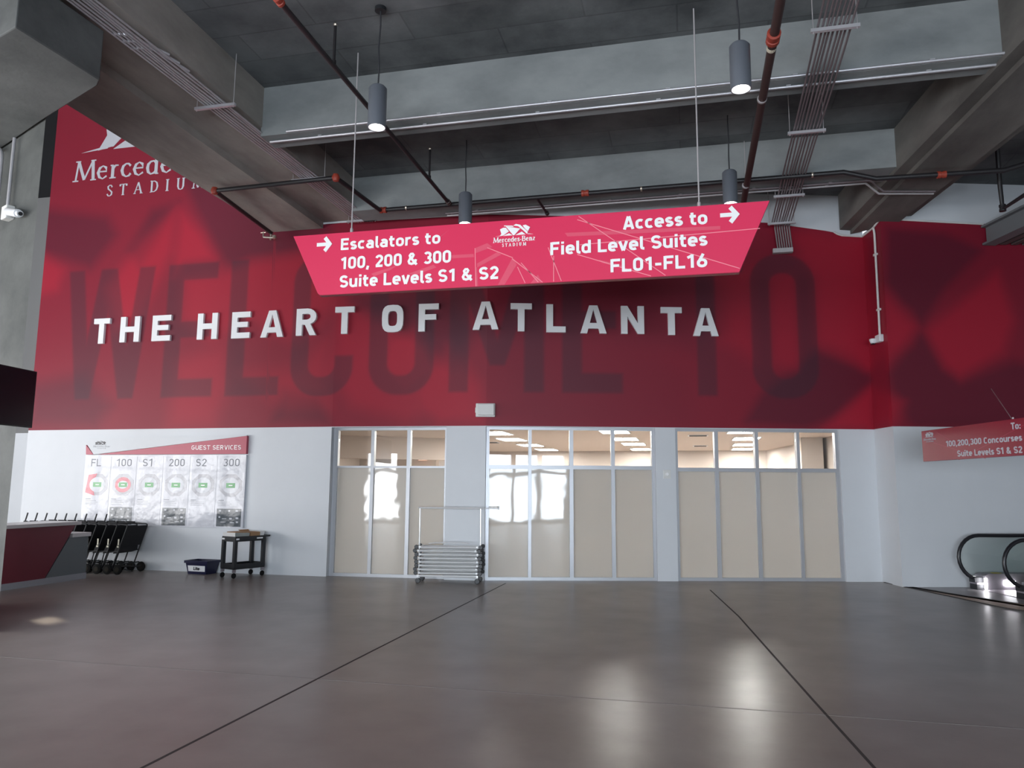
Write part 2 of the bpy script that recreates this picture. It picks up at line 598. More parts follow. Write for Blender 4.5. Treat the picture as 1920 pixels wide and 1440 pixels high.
DIN = {  # monoline grotesque: advance, centre lines on a 1-high cap
    ' ': (.26, []),
    'A': (.66, [[(.09, 0), (.31, 1)], [(.57, 0), (.35, 1)], [(.16, .27), (.50, .27)]]),
    'C': (.60, [_stad(.10, .50, .09, .91, 40, 320)]),
    'E': (.58, [[(.10, 0), (.10, 1)], [(.10, .915), (.54, .915)], [(.10, .51), (.50, .51)], [(.10, .085), (.54, .085)]]),
    'F': (.56, [[(.10, 0), (.10, 1)], [(.10, .915), (.54, .915)], [(.10, .49), (.48, .49)]]),
    'G': (.62, [_stad(.10, .51, .09, .91, 40, 335), [(.51, .50), (.51, .22)], [(.32, .45), (.59, .45)]]),
    'I': (.24, [[(.12, 0), (.12, 1)]]),
    'L': (.54, [[(.10, 0), (.10, 1)], [(.10, .085), (.52, .085)]]),
    'R': (.64, [[(.10, 0), (.10, 1)], [(.10, .915), (.30, .915)] + _arc(.32, .70, .19, .215, 90, -90) + [(.10, .485)], [(.31, .46), (.53, 0)]]),
    'S': (.60, [_arc(.30, .705, .20, .205, 25, 270) + _arc(.30, .29, .21, .205, 90, -155)]),
    'T': (.60, [[(.30, 0), (.30, 1)], [(.02, .915), (.58, .915)]]),
    'U': (.64, [[(.10, 1), (.10, .30)] + _stad(.10, .54, .085, .91, 200, 340, 12) + [(.54, .30), (.54, 1)]]),
    'V': (.64, [[(.09, 1), (.31, 0)], [(.55, 1), (.33, 0)]]),
    'a': (.54, [_stad(.09, .43, .08, .41, 0, 360), [(.44, 0), (.44, .50)], _arc(.27, .47, .17, .17, 150, 0)]),
    'c': (.49, [_stad(.09, .45, .08, .64, 45, 315)]),
    'd': (.56, [_stad(.09, .45, .08, .64, 0, 360), [(.46, 0), (.46, 1)]]),
    'e': (.54, [_stad(.09, .45, .08, .64, 0, 315), [(.10, .36), (.53, .36)]]),
    'i': (.24, [[(.12, 0), (.12, .72)], [(.12, .83), (.12, 1.0)]]),
    'l': (.27, [[(.11, 1), (.11, .22), (.13, .12), (.20, .08), (.27, .08)]]),
    'n': (.56, [[(.10, 0), (.10, .72)], [(.10, .40)] + _stad(.10, .45, .1, .64, 170, 10, 10) + [(.45, .40), (.45, 0)]]),
    'o': (.54, [_stad(.09, .45, .08, .64, 0, 360)]),
    'r': (.40, [[(.10, 0), (.10, .72)], _arc(.29, .42, .19, .22, 180, 65)]),
    's': (.47, [_arc(.235, .505, .145, .135, 25, 270, 10) + _arc(.235, .215, .155, .135, 90, -155, 10)]),
    't': (.40, [[(.15, .92), (.15, .22), (.19, .11), (.28, .08), (.37, .08)], [(.01, .64), (.36, .64)]]),
    'u': (.56, [[(.10, .72), (.10, .28)] + _stad(.10, .45, .08, .64, 195, 345, 10) + [(.45, .28)], [(.46, .72), (.46, 0)]]),
    'v': (.52, [[(.07, .72), (.25, 0)], [(.45, .72), (.27, 0)]]),
    '0': (.58, [_stad(.10, .48, .09, .91, 0, 360)]),
    '1': (.46, [[(.30, 0), (.30, 1)], [(.32, .93), (.06, .76)]]),
    '2': (.56, [_arc(.28, .69, .185, .225, 165, -25) + [(.10, .10)], [(.06, .085), (.52, .085)]]),
    '3': (.56, [_arc(.27, .705, .18, .205, 150, -90), _arc(.27, .29, .20, .205, 90, -150)]),
    '6': (.58, [_stad(.10, .48, .09, .56, 0, 360), [(.12, .40), (.36, 1.0)]]),
    '&': (.70, [[(.62, .0), (.19, .62), (.15, .77), (.23, .90), (.34, .90), (.41, .79), (.36, .67), (.16, .48), (.09, .30), (.14, .14), (.28, .08), (.42, .13), (.52, .26), (.56, .44)]]),
    ',': (.24, [[(.13, .16), (.07, -.16)]]),
    '-': (.42, [[(.05, .42), (.37, .42)]]),
    ':': (.24, [[(.12, 0), (.12, .18)], [(.12, .46), (.12, .64)]]),
}


def din_line(name, body, x0, x1, z0, cap, m, y=0.0, depth=0.004, parent=None, weight=.218):
    """a line of raised grotesque lettering facing -y; x0..x1 wide, cap height `cap`, base line z0."""
    gap = .045
    adv = sum(DIN[c][0] + gap for c in body) - gap
    k = (x1 - x0) / adv
    mb = MB()
    x = 0.0
    lift = 0.0
    done = []
    for c in body:
        a, strokes = DIN[c]
        if c == ' ':
            done.append(mb)
            mb = MB()
        for st in strokes:
            pts = [((x + px_) * k, pz * cap) for px_, pz in st]
            n = len(pts)
            closed = hypot(pts[0][0] - pts[-1][0], pts[0][1] - pts[-1][1]) < 1e-6
            w = weight * cap * .5
            wx = min(w, weight * k * .62)
            Lf, Rt = [], []
            for i in range(n):
                p0, p2 = pts[max(i - 1, 0)], pts[min(i + 1, n - 1)]
                if closed and i in (0, n - 1):
                    p0, p2 = pts[-2], pts[1]
                dx, dz = p2[0] - p0[0], p2[1] - p0[1]
                L = hypot(dx, dz) or 1
                nx, nz = -dz / L * wx, dx / L * w * .92
                Lf.append((x0 + pts[i][0] + nx, z0 + pts[i][1] + nz))
                Rt.append((x0 + pts[i][0] - nx, z0 + pts[i][1] - nz))
            for i in range(n - 1):
                mb.prism_y([Lf[i], Lf[i + 1], Rt[i + 1], Rt[i]], y - depth - lift, y, m)
                lift = (lift + .00037) % .0019
        x += a + gap
    for part in done:
        part.build(name, parent)
    return mb.build(name, parent)


SERIF = {  # strokes on a 1-high em, x advance; ('s', x0, x1, y) is a serif foot
    'M': (1.12, [[(.14, 0), (.24, 1)], [(.24, 1), (.56, .04)], [(.56, .04), (.93, 1)], [(.93, 1), (1.0, 0)]], [(0, .28, 0), (.10, .34, 1), (.84, 1.08, 1), (.86, 1.14, 0)]),
    'e': (.62, [[(.12, .37), (.50, .37), (.47, .56), (.32, .66), (.17, .56), (.10, .33), (.17, .10), (.33, .0), (.52, .13)]], []),
    'r': (.52, [[(.18, 0), (.18, .64)], [(.18, .45), (.30, .62), (.44, .62)]], [(.04, .34, 0), (.06, .20, .64)]),
    'c': (.58, [[(.50, .52), (.40, .64), (.28, .65), (.15, .54), (.10, .33), (.16, .11), (.30, .0), (.44, .03), (.52, .14)]], []),
    'd': (.66, [[(.50, 0), (.50, 1.0)], [(.50, .52), (.38, .65), (.24, .63), (.13, .50), (.10, .32), (.14, .12), (.26, .0), (.40, .04), (.50, .16)]], [(.40, .52, 1.0), (.48, .62, 0)]),
    's': (.50, [[(.42, .52), (.34, .64), (.22, .65), (.12, .54), (.16, .40), (.34, .28), (.42, .16), (.34, .02), (.20, .0), (.08, .13)]], []),
    '-': (.36, [[(.05, .30), (.31, .30)], [(.05, .33), (.31, .33)]], []),
    'B': (.80, [[(.20, 0), (.20, 1)], [(.20, 1), (.48, .99), (.62, .86), (.60, .66), (.45, .54), (.20, .54)], [(.45, .54), (.66, .44), (.70, .24), (.58, .04), (.40, 0), (.20, 0)]], [(.05, .22, 0), (.05, .22, 1)]),
    'n': (.68, [[(.18, 0), (.18, .64)], [(.18, .46), (.30, .63), (.44, .62), (.52, .46), (.52, 0)]], [(.04, .32, 0), (.06, .20, .64), (.40, .66, 0)]),
    'z': (.56, [[(.08, .62), (.48, .62)], [(.44, .64), (.10, .02)], [(.06, .03), (.48, .03)]], []),
    'S': (.62, [[(.52, .80), (.42, .97), (.26, .99), (.13, .86), (.16, .66), (.36, .50), (.52, .34), (.50, .12), (.34, .0), (.18, .03), (.08, .20)]], []),
    'T': (.76, [[(.37, 0), (.37, .97)], [(.06, .97), (.68, .97)], [(.07, .80), (.07, .98)], [(.67, .80), (.67, .98)]], [(.24, .50, 0)]),
    'A': (.88, [[(.10, 0), (.42, 1)], [(.42, 1), (.74, 0)], [(.22, .34), (.62, .34)]], [(0, .22, 0), (.60, .88, 0)]),
    'D': (.84, [[(.20, 0), (.20, 1)], [(.20, .98), (.46, .98), (.66, .82), (.74, .5), (.66, .18), (.46, .02), (.20, .02)]], [(.05, .22, 0), (.05, .22, 1)]),
    'I': (.40, [[(.20, 0), (.20, 1)]], [(.05, .35, 0), (.05, .35, 1)]),
    'U': (.84, [[(.18, 1), (.18, .28), (.26, .07), (.42, .0), (.58, .07), (.66, .28), (.66, 1)]], [(.05, .32, 1), (.54, .80, 1)]),
}


def serif_line(mb, body, x0, x1, z0, h, m, y0, y1, gap=0.0, thick=.17, thin=.06):
    adv = sum(SERIF[c][0] + gap for c in body) - gap
    k = (x1 - x0) / adv
    x = 0.0
    lift = 0.0
    for c in body:
        a, strokes, feet = SERIF[c]
        for st in strokes:
            pts = [((x + p[0]) * k, p[1] * h) for p in st]
            n = len(pts)
            Lf, Rt = [], []
            for i in range(n):
                p0, p2 = pts[max(i - 1, 0)], pts[min(i + 1, n - 1)]
                dx, dz = p2[0] - p0[0], p2[1] - p0[1]
                L = hypot(dx, dz) or 1
                w = (thin + (thick - thin) * (abs(dz) / L) ** 1.5) * h * 0.5
                if c == 'M' and st is strokes[0] or c == 'A' and st is strokes[0] or c == 'M' and st is strokes[2]:
                    w *= 0.6
                nx, nz = -dz / L * w, dx / L * w
                Lf.append((x0 + pts[i][0] + nx, z0 + pts[i][1] + nz))
                Rt.append((x0 + pts[i][0] - nx, z0 + pts[i][1] - nz))
            for i in range(n - 1):
                mb.prism_y([Lf[i], Lf[i + 1], Rt[i + 1], Rt[i]], y0 - lift, y1, m)
                lift = (lift + .00037) % .0019
        for fx0, fx1, fy in feet:
            zz = z0 + fy * h
            mb.prism_y([(x0 + (x + fx0) * k, zz - thin * h * .5), (x0 + (x + fx1) * k, zz - thin * h * .5), (x0 + (x + fx1) * k, zz + thin * h * .5), (x0 + (x + fx0) * k, zz + thin * h * .5)], y0 - .0022, y1, m)
        x += a + gap


ROOF = [  # the roof emblem, unit wide, base line at 0
    [(.105, .005), (.185, .02), (.16, .10)],
    [(.0, .0), (.165, .012), (.168, .03)],
    [(.115, .28), (.20, .34), (.275, .335), (.355, .175), (.20, .02), (.17, .02)],
    [(.225, .43), (.45, .40), (.49, .34), (.22, .40)],
    [(.27, .385), (.66, .26), (.50, .005), (.47, .005)],
    [(.20, .005), (.46, .005), (.36, .10)],
    [(.53, .005), (.80, .005), (.70, .13)],
    [(.47, .40), (.54, .46), (.66, .41), (.86, .10), (.84, .02), (.72, .20), (.60, .36)],
    [(.72, .38), (.80, .40), (.92, .29), (.86, .12), (.78, .25)],
    [(.86, .012), (1.0, .0), (.86, .04)],
]


def emblem(mb, x0, z0, w, m, y0, y1, zs=1.0):
    for k, p in enumerate(ROOF):
        mb.prism_y([(x0 + a * w, z0 + b_ * w * zs) for a, b_ in p], y0 - .0003 * k, y1, m)


def arrow(mb, cx, cz, w, h, t, m, y0, y1):
    """right-pointing arrow with a chevron head."""
    xr = cx + w / 2
    mb.prism_y([(cx - w / 2, cz - t / 2), (xr - t * .7, cz - t / 2), (xr - t * .7, cz + t / 2), (cx - w / 2, cz + t / 2)], y0, y1, m)
    for sgn in (1, -1):
        ax, az = xr - h / 2, cz + sgn * h / 2
        q = t * .71
        mb.prism_y([(xr, cz), (ax + q * .55, az + sgn * q * .1), (ax - q * .55, az - sgn * q * .9 + 0), (xr - 2 * q * .95, cz)], y0 - .0006 - .0004 * sgn, y1, m)


# ---------------------------------------------------------------- the red feature wall, unrolled
WP = [(-14.6, 14.22), (-7.1, 14.22), (-3.89, 14.45), (3.67, 16.47), (3.84, 15.70), (8.17, 16.94)]
WS = [0.0]
for i in range(5):
    WS.append(WS[-1] + hypot(WP[i + 1][0] - WP[i][0], WP[i + 1][1] - WP[i][1]))


def wall_frame(i):
    """matrix with x along wall run i, y into the wall, origin at its left foot."""
    a, b_ = WP[i], WP[i + 1]
    return Matrix.Translation((a[0], a[1], 0)) @ Matrix.Rotation(atan2(b_[1] - a[1], b_[0] - a[0]), 4, 'Z')


FACETS = [
 (0.55,0.25,[(1.79, 6.23), (2.57, 7.25), (3.46, 8.02), (3.43, 7.0), (2.73, 5.44), (2.09, 5.23)]),
 (0.6,0.22,[(3.63, 7.86), (4.16, 7.32), (4.53, 6.75), (3.76, 6.71), (3.52, 6.38)]),
 (0.45,0.3,[(3.79, 6.37), (4.78, 6.43), (5.42, 6.75), (6.82, 6.72), (7.6, 5.69), (6.66, 4.81), (5.5, 5.32), (4.62, 4.89), (3.79, 5.4)]),
 (0.45,0.2,[(-0.35, 7.32), (0.58, 6.74), (0.45, 6.24), (-0.32, 6.09)]),
 (0.35,0.3,[(3.73, 4.45), (4.89, 4.76), (5.08, 3.94), (4.75, 3.03), (3.64, 3.04)]),
 (-0.5,0.3,[(-0.1, 8.22), (1.63, 7.89), (1.89, 7.48), (1.3, 6.76), (-0.07, 7.23)]),
 (-0.4,0.2,[(2.83, 7.99), (3.52, 8.14), (3.09, 7.4), (2.62, 6.68), (2.28, 7.08)]),
 (-0.5,0.25,[(3.37, 9.15), (5.96, 8.53), (7.29, 7.22), (6.57, 6.8), (4.91, 6.54), (4.01, 7.95)]),
 (-0.35,0.3,[(-0.02, 4.07), (1.4, 4.27), (2.17, 3.53), (1.8, 3.06), (0.02, 3.08)]),
 (0.35,0.3,[(5.32, 4.17), (6.69, 4.24), (7.28, 4.79), (7.42, 3.44), (6.49, 3.35)]),
 (-0.35,0.2,[(6.13, 3.13), (6.34, 3.8), (7.21, 3.67), (7.44, 3.06)]),
 (0.4,0.25,[(7.6, 5.69), (8.54, 5.21), (9.47, 4.62), (9.81, 4.07), (10.16, 3.41), (9.06, 3.1), (7.92, 3.44), (7.43, 4.11)]),
 (-0.35,0.25,[(7.6, 5.69), (9.78, 5.84), (10.57, 4.93), (10.03, 4.17), (9.01, 4.75)]),
 (0.4,0.2,[(8.84, 4.75), (9.34, 5.18), (9.48, 4.18), (9.04, 3.86), (8.69, 4.2)]),
 (0.5,0.25,[(9.91, 4.61), (10.59, 3.84), (10.73, 3.3), (10.65, 3.04), (9.72, 3.04), (9.49, 3.64)]),
 (-0.08,0.35,[(10.74, 4.59), (12.2, 5.17), (13.82, 4.75), (14.79, 4.1), (14.87, 3.02), (11.66, 2.99)]),
 (-0.2,0.35,[(10.72, 6.03), (14.96, 6.55), (15.93, 5.67), (14.91, 4.54), (12.74, 4.95), (11.12, 4.71)]),
 (0.35,0.3,[(15.39, 6.11), (16.18, 6.35), (16.22, 4.34), (15.57, 4.77)]),
 (0.5,0.25,[(16.66, 7.22), (17.9, 7.07), (18.63, 7.06), (18.52, 4.25), (17.45, 4.79), (17.46, 6.14), (17.09, 6.71)]),
 (0.35,0.2,[(16.56, 6.13), (17.07, 6.25), (17.09, 4.13), (16.55, 4.34)]),
 (-0.5,0.2,[(17.44, 4.57), (18.52, 4.14), (18.53, 3.98), (17.7, 3.26), (17.14, 3.04), (15.96, 3.14), (16.3, 3.68)]),
 (0.55,0.15,[(18.56, 3.87), (18.52, 3.02), (17.52, 3.01)]),
 (0.2,0.2,[(18.64, 6.13), (19.95, 5.35), (19.85, 4.55), (18.4, 4.17)]),
 (0.3,0.2,[(18.68, 3.8), (19.72, 3.51), (19.65, 2.97), (18.59, 3.05)]),
 (0.35,0.18,[(19.34, 5.5), (19.74, 5.09), (19.97, 4.96), (19.6, 4.55), (19.25, 4.13)]),
 (0.6,0.2,[(20.1, 4.86), (20.84, 5.43), (21.66, 6.09), (21.9, 5.12), (21.63, 4.48), (20.73, 3.99), (20.42, 4.15)]),
 (0.3,0.15,[(19.27, 3.56), (19.64, 3.53), (19.23, 2.99)]),
 (-0.5,0.2,[(19.48, 6.92), (20.62, 6.84), (21.36, 6.53), (20.54, 5.75), (20.04, 5.04), (19.65, 5.4), (19.41, 5.83)]),
 (-0.5,0.25,[(20.03, 4.88), (20.42, 4.15), (20.72, 3.84), (21.83, 4.27), (22.79, 4.08), (22.69, 3.03), (19.5, 2.99), (19.35, 4.03)]),
]


def poly_sd(S, Z, poly):
    """signed distance (positive inside) from points to a polygon."""
    d = np.full(S.shape, 1e9)
    ins = np.zeros(S.shape, bool)
    n = len(poly)
    for i in range(n):
        x0, y0 = poly[i]
        x1, y1 = poly[(i + 1) % n]
        ex, ey = x1 - x0, y1 - y0
        t = np.clip(((S - x0) * ex + (Z - y0) * ey) / (ex * ex + ey * ey + 1e-9), 0, 1)
        d = np.minimum(d, np.hypot(S - x0 - t * ex, Z - y0 - t * ey))
        c = ((y0 > Z) != (y1 > Z))
        with np.errstate(divide='ignore', invalid='ignore'):
            xi = (x1 - x0) * (Z - y0) / ((y1 - y0) or 1e-9) + x0
        ins ^= c & (S < xi)
    return np.where(ins, d, -d)


def rbox_sd(S, Z, x0, x1, z0, z1, r):
    qx = np.abs(S - (x0 + x1) / 2) - (x1 - x0) / 2 + r
    qz = np.abs(Z - (z0 + z1) / 2) - (z1 - z0) / 2 + r
    return -(np.hypot(np.maximum(qx, 0), np.maximum(qz, 0)) + np.minimum(np.maximum(qx, qz), 0) - r)


def welcome_sd(S, Z):
    """the tall shadow lettering WELCOME TO painted into the mural."""
    zb, zt, t = 3.68, 6.67, .40
    R = lambda x0, x1, z0, z1: rbox_sd(S, Z, x0, x1, z0, z1, 0.001)
    out = np.full(S.shape, -9.0)

    def U(d):
        np.maximum(out, d, out=out)
    # W
    for q in ([(.75, zt), (1.16, zt), (1.55, zb), (1.17, zb)], [(1.62, zt), (2.06, zt), (1.55, zb), (1.17, zb)],
              [(1.66, zt), (2.05, zt), (2.68, zb), (2.30, zb)], [(2.64, zt), (3.05, zt), (2.68, zb), (2.30, zb)]):
        U(poly_sd(S, Z, q))
    for x0, x1 in ((3.40, 4.65), (12.24, 13.46)):          # E
        U(R(x0, x0 + t, zb, zt))
        U(R(x0, x1, zb, zb + t))
        U(R(x0, x1, zt - .37, zt))
        U(R(x0, x1 - .12, 5.0, 5.36))
    U(R(4.97, 5.39, zb, zt))                                # L
    U(R(4.97, 6.23, zb, zb + t))
    ring = lambda x0, x1, z0, z1: np.minimum(rbox_sd(S, Z, x0, x1, z0, z1, .62), -rbox_sd(S, Z, x0 + t, x1 - t, z0 + t, z1 - t, .26))
    c = np.minimum(ring(6.50, 7.90, 3.64, 6.70), -R(7.3, 8.0, 4.48, 5.86))   # C
    U(c)
    U(ring(8.24, 9.62, 3.64, 6.70))                         # O
    U(ring(16.12, 17.48, 3.61, 6.62))                       # O
    U(R(9.94, 10.34, zb, zt))                               # M
    U(R(11.47, 11.87, zb, zt))
    U(poly_sd(S, Z, [(9.94, zt), (10.36, zt), (11.08, 4.22), (10.78, 4.22)]))
    U(poly_sd(S, Z, [(11.45, zt), (11.87, zt), (11.08, 4.22), (10.78, 4.22)]))
    U(R(14.99, 15.38, 3.65, zt - .05))                      # T
    U(R(14.40, 15.97, zt - .45, zt - .05))
    return out


def mural_colour(S, Z):
    v = np.full(S.shape, 0.45)
    for w, sf, poly in FACETS:
        sd = poly_sd(S, Z, poly)
        u = np.clip((sd + sf) / (2 * sf), 0, 1)
        v += w * u * u * (3 - 2 * u)
    v = np.clip(v, 0.06, 1.0)[..., None]
    dark, bright = np.array([0.118, 0.010, 0.026]), np.array([0.38, 0.013, 0.034])
    c = dark * (1 - v) + bright * v
    u = np.clip((welcome_sd(S, Z) + .035) / .07, 0, 1)[..., None]
    u = u * u * (3 - 2 * u)
    letter = c * 0.42 + np.array([0.022, 0.011, 0.019])
    return c * (1 - u * .92) + letter * u * .92


def paint_top(s):
    """height of the top edge of the red paint along the wall."""
    P = [(0, 11.0), (5.95, 11.0), (6.0, 7.335), (11.2, 7.37), (13.5, 7.36), (16.55, 7.30), (17.9, 7.13), (18.0, 7.09), (18.1, 7.06), (18.62, 7.03), (19.05, 7.03), (19.4, 7.11), (19.55, 7.12), (24.0, 7.04)]
    return np.interp(s, [p[0] for p in P], [p[1] for p in P])


def feature_wall(name, i, openings, whites_top):
    """one straight run of the wall: mural grid above 3 m, painted white block below, white band above the mural."""
    L = WS[i + 1] - WS[i]
    step = 0.036
    ns = max(2, int(L / step)) + 1
    ss = np.linspace(0, L, ns)
    top = paint_top(WS[i] + ss)
    nz = int((top.max() - 3.0) / step) + 1
    T = np.linspace(0, 1, nz)
    S, TT = np.meshgrid(ss, T, indexing='ij')
    Z = 3.0 + (top[:, None] - 3.0) * TT
    colr = mural_colour(WS[i] + S, Z)
    vg = np.stack([S, np.zeros_like(S), Z], -1).reshape(-1, 3)
    idx = np.arange(ns * nz).reshape(ns, nz)
    fg = np.stack([idx[:-1, :-1], idx[1:, :-1], idx[1:, 1:], idx[:-1, 1:]], -1).reshape(-1, 4)
    mb = MB()
    th = 0.18 if i != 3 else 0.008
    prev = 0.07 if i == 4 else 0.0
    for a, b_ in openings + [(L, L)]:
        if a - prev > 0.001:
            mb.box(prev, a, 0, th, 0, 2.998, 'white_paint')
        prev = b_
    for a, b_ in openings:
        mb.box(a, b_, 0.0, th, 2.985, 2.998, 'white_paint')
    if i == 4:
        mb.add([(0, 0, 0), (.07, 0, 0), (.07, 0, 2.998), (0, 0, 2.998)], [(0, 1, 2, 3)], 'white_paint')
    mb.box(0.07 if i == 4 else 0, L if i != 3 else L - .02, 0.004, th, 2.998, whites_top if i else 11.0, 'white_paint')
    if i == 0:
        mb.box(6.0, L, 0.0, 0.004, 7.337, 8.0, 'white_paint')
    elif i in (1, 2, 4):
        for k in range(40):
            a, b_ = L * k / 40, L * (k + 1) / 40
            za, zb = paint_top(WS[i] + a), paint_top(WS[i] + b_)
            mb.add([(a, 0, za), (b_, 0, zb), (b_, 0, whites_top), (a, 0, whites_top)], [(0, 1, 2, 3)], 'white_paint')
    nv0, nf0 = len(mb.v), len(mb.f)
    verts = mb.v + [tuple(p) for p in vg]
    faces = mb.f + [tuple(int(q) + nv0 for q in f) for f in fg]
    me = bpy.data.meshes.new(name)
    me.from_pydata(verts, [], faces)
    for nm in mb.names:
        me.materials.append(MATS[nm])
    me.materials.append(MATS['mural'])
    me.polygons.foreach_set('material_index', mb.m + [len(mb.names)] * len(fg))
    ca = me.color_attributes.new('mural', 'FLOAT_COLOR', 'POINT')
    cc = np.ones((len(verts), 4), np.float32)
    cc[nv0:, :3] = colr.reshape(-1, 3)
    ca.data.foreach_set('color', cc.ravel())
    me.update()
    o = bpy.data.objects.new(name, me)
    COL.objects.link(o)
    o.matrix_world = wall_frame(i)
    return struct(o)


# ---------------------------------------------------------------- the shell
fl = struct(MB().box(-24, 14, -9, 31, -0.3, 0.0, 'floor').build('floor'))

wall_l = feature_wall('wall_left', 0, [], 11.0)
wall_m = feature_wall('wall_middle', 1, [(0.0, 2.415)], 7.95)
wall_b = feature_wall('wall_back', 2, [(0.0, 3.378), (3.782, 7.106)], 7.95)
wall_c = feature_wall('wall_corner', 3, [], 7.1)
wall_r = feature_wall('wall_right', 4, [], 7.95)

# grey wall and pale return seen in the slot between the column and the mural
g = MB()
g.box(-20.0, -14.75, 15.6, 15.8, 3.05, 9.2, 'grey_wall')
g.box(-20.0, -14.75, 15.6, 15.8, 0, 3.05, 'white_paint')
g.box(-15.6, -15.35, 15.2, 15.6, 0, 3.0, 'white_paint')
struct(g.build('wall_far_left'))

# slabs over the two bays (the left of the girder is an open atrium)
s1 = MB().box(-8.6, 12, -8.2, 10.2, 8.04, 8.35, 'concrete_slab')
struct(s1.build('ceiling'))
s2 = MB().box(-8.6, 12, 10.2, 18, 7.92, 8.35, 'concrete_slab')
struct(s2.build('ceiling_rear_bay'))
struct(MB().box(-24, -8.6, -9, 17, 12.4, 12.7, 'shell').build('roof'))
# beams
struct(MB().box(-6.42, 4.3, 10.03, 10.46, 7.23, 8.1, 'concrete').build('concrete_beam'))
struct(MB().box(-6.42, 4.3, 13.35, 13.98, 7.23, 8.1, 'concrete').build('concrete_beam'))
gl_ = MB()
gl_.box(-8.65, -7.48, 1.0, 14.21, 7.25, 8.3, 'concrete_girder')
gl_.box(-7.48, -6.40, 1.0, 14.21, 7.38, 8.3, 'concrete_girder')
struct(gl_.build('concrete_girder'))
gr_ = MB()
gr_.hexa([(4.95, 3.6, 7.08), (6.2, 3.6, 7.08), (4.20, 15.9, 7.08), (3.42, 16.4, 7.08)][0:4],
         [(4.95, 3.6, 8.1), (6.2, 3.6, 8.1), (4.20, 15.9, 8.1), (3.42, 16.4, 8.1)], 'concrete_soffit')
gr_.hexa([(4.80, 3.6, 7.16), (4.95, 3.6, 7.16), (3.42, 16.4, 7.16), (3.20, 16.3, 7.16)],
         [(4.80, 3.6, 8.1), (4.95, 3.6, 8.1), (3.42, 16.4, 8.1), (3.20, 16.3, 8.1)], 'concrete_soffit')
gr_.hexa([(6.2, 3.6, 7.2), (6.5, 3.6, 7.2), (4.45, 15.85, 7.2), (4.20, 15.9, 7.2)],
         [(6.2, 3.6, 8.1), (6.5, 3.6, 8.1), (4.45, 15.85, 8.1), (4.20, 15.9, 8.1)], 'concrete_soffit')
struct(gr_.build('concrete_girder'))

# left column with its projecting corbel
c_ = MB()
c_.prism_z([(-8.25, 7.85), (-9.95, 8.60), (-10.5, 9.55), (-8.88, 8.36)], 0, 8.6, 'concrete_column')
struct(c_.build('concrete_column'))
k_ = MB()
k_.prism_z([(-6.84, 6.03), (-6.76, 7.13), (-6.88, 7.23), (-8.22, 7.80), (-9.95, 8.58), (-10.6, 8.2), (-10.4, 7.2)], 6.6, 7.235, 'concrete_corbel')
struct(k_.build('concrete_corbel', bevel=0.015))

# enclosing shell behind and beside the viewer, with glazed bays
b_ = MB()
for x0, x1 in ((-24, -18.1), (-11.1, -6.5), (6.5, 11.6), (15.2, 16)):
    b_.box(x0, x1, -8.4, -8.1, 0, 3.6, 'shell')
b_.box(-24, 16, -8.4, -8.1, 3.6, 12.6, 'shell')
for x0, x1, n in ((-18.1, -11.1, 4), (-6.5, 6.5, 9), (11.6, 15.2, 3)):
    for k in range(n + 1):
        xx = x0 + (x1 - x0) * k / n
        b_.box(xx - .11, xx + .11, -8.38, -8.2, 0, 3.6, 'aluminium')
    for zz in (0.06, 2.45, 3.55):
        b_.box(x0, x1, -8.36, -8.22, zz - .11, zz + .11, 'aluminium')
struct(b_.build('wall_behind'))
l_ = MB()
Y0, Y1 = -7.5, 9.5
l_.box(-20.3, -20, -8.4, Y0, 0, 12.6, 'shell')
sy, sz = 15.0, 7.10  # small unseen slot, added so the sun drops a patch on the floor
l_.box(-20.3, -20, Y1, 17, 0, sz - .22, 'shell')
l_.box(-20.3, -20, Y1, 17, sz + .22, 12.6, 'shell')
l_.box(-20.3, -20, Y1, sy - .24, sz - .22, sz + .22, 'shell')
l_.box(-20.3, -20, sy + .24, 17, sz - .22, sz + .22, 'shell')
l_.box(-20.3, -20, Y0, Y1, 4.4, 12.6, 'shell')
for k in range(10):
    yy = Y0 + (Y1 - Y0) * k / 9
    l_.box(-20.25, -20.05, yy - .06, yy + .06, 0, 4.4, 'aluminium')
for zz in (0.08, 2.4, 4.35):
    l_.box(-20.23, -20.07, Y0, Y1, zz - .05, zz + .05, 'aluminium')
struct(l_.build('wall_side_glazed'))
struct(MB().box(12.0, 12.3, -8.4, 19, 0, 8.4, 'shell').build('wall_far_right'))
struct(MB().box(-20, -14.75, 16.6, 16.9, 0, 12.6, 'dark').build('dark_backdrop_left'))  # near-black sheet; the darkness of the space beyond is in its colour
struct(MB().box(8.1, 12.1, 16.9, 17.1, 0, 8.2, 'white_paint').build('wall_beyond_right'))

# ---------------------------------------------------------------- floor lines
for nm, pts, w, m in (('floor_joint', [(-3.40, 14.2), (-3.47, 2.0)], .012, 'joint'),
                      ('floor_joint', [(0.33, 14.3), (0.65, 11.5), (1.0, 7.2), (1.45, 2.0)], .012, 'joint'),
                      ('floor_joint', [(-11.3, 6.82), (8.0, 6.76)], .008, 'joint_pale')):
    mb = MB()
    for (x0, y0), (x1, y1) in zip(pts[:-1], pts[1:]):
        d = Vector((x1 - x0, y1 - y0)).normalized() * w
        mb.prism_z([(x0 - d.y, y0 + d.x), (x0 + d.y, y0 - d.x), (x1 + d.y, y1 - d.x), (x1 - d.y, y1 + d.x)], 0.0, 0.0012, m)
    o = mb.build(nm, fl)
mb = MB()
mb.prism_z([(3.70, 16.40), (3.86, 15.68), (5.14, 13.87), (8.2, 9.6), (9.2, 9.6), (9.2, 16.9), (8.1, 16.85), (3.87, 15.66)][1:7], 0.0, 0.004, 'landing')
struct(mb.build('floor_landing'))
mb = MB()
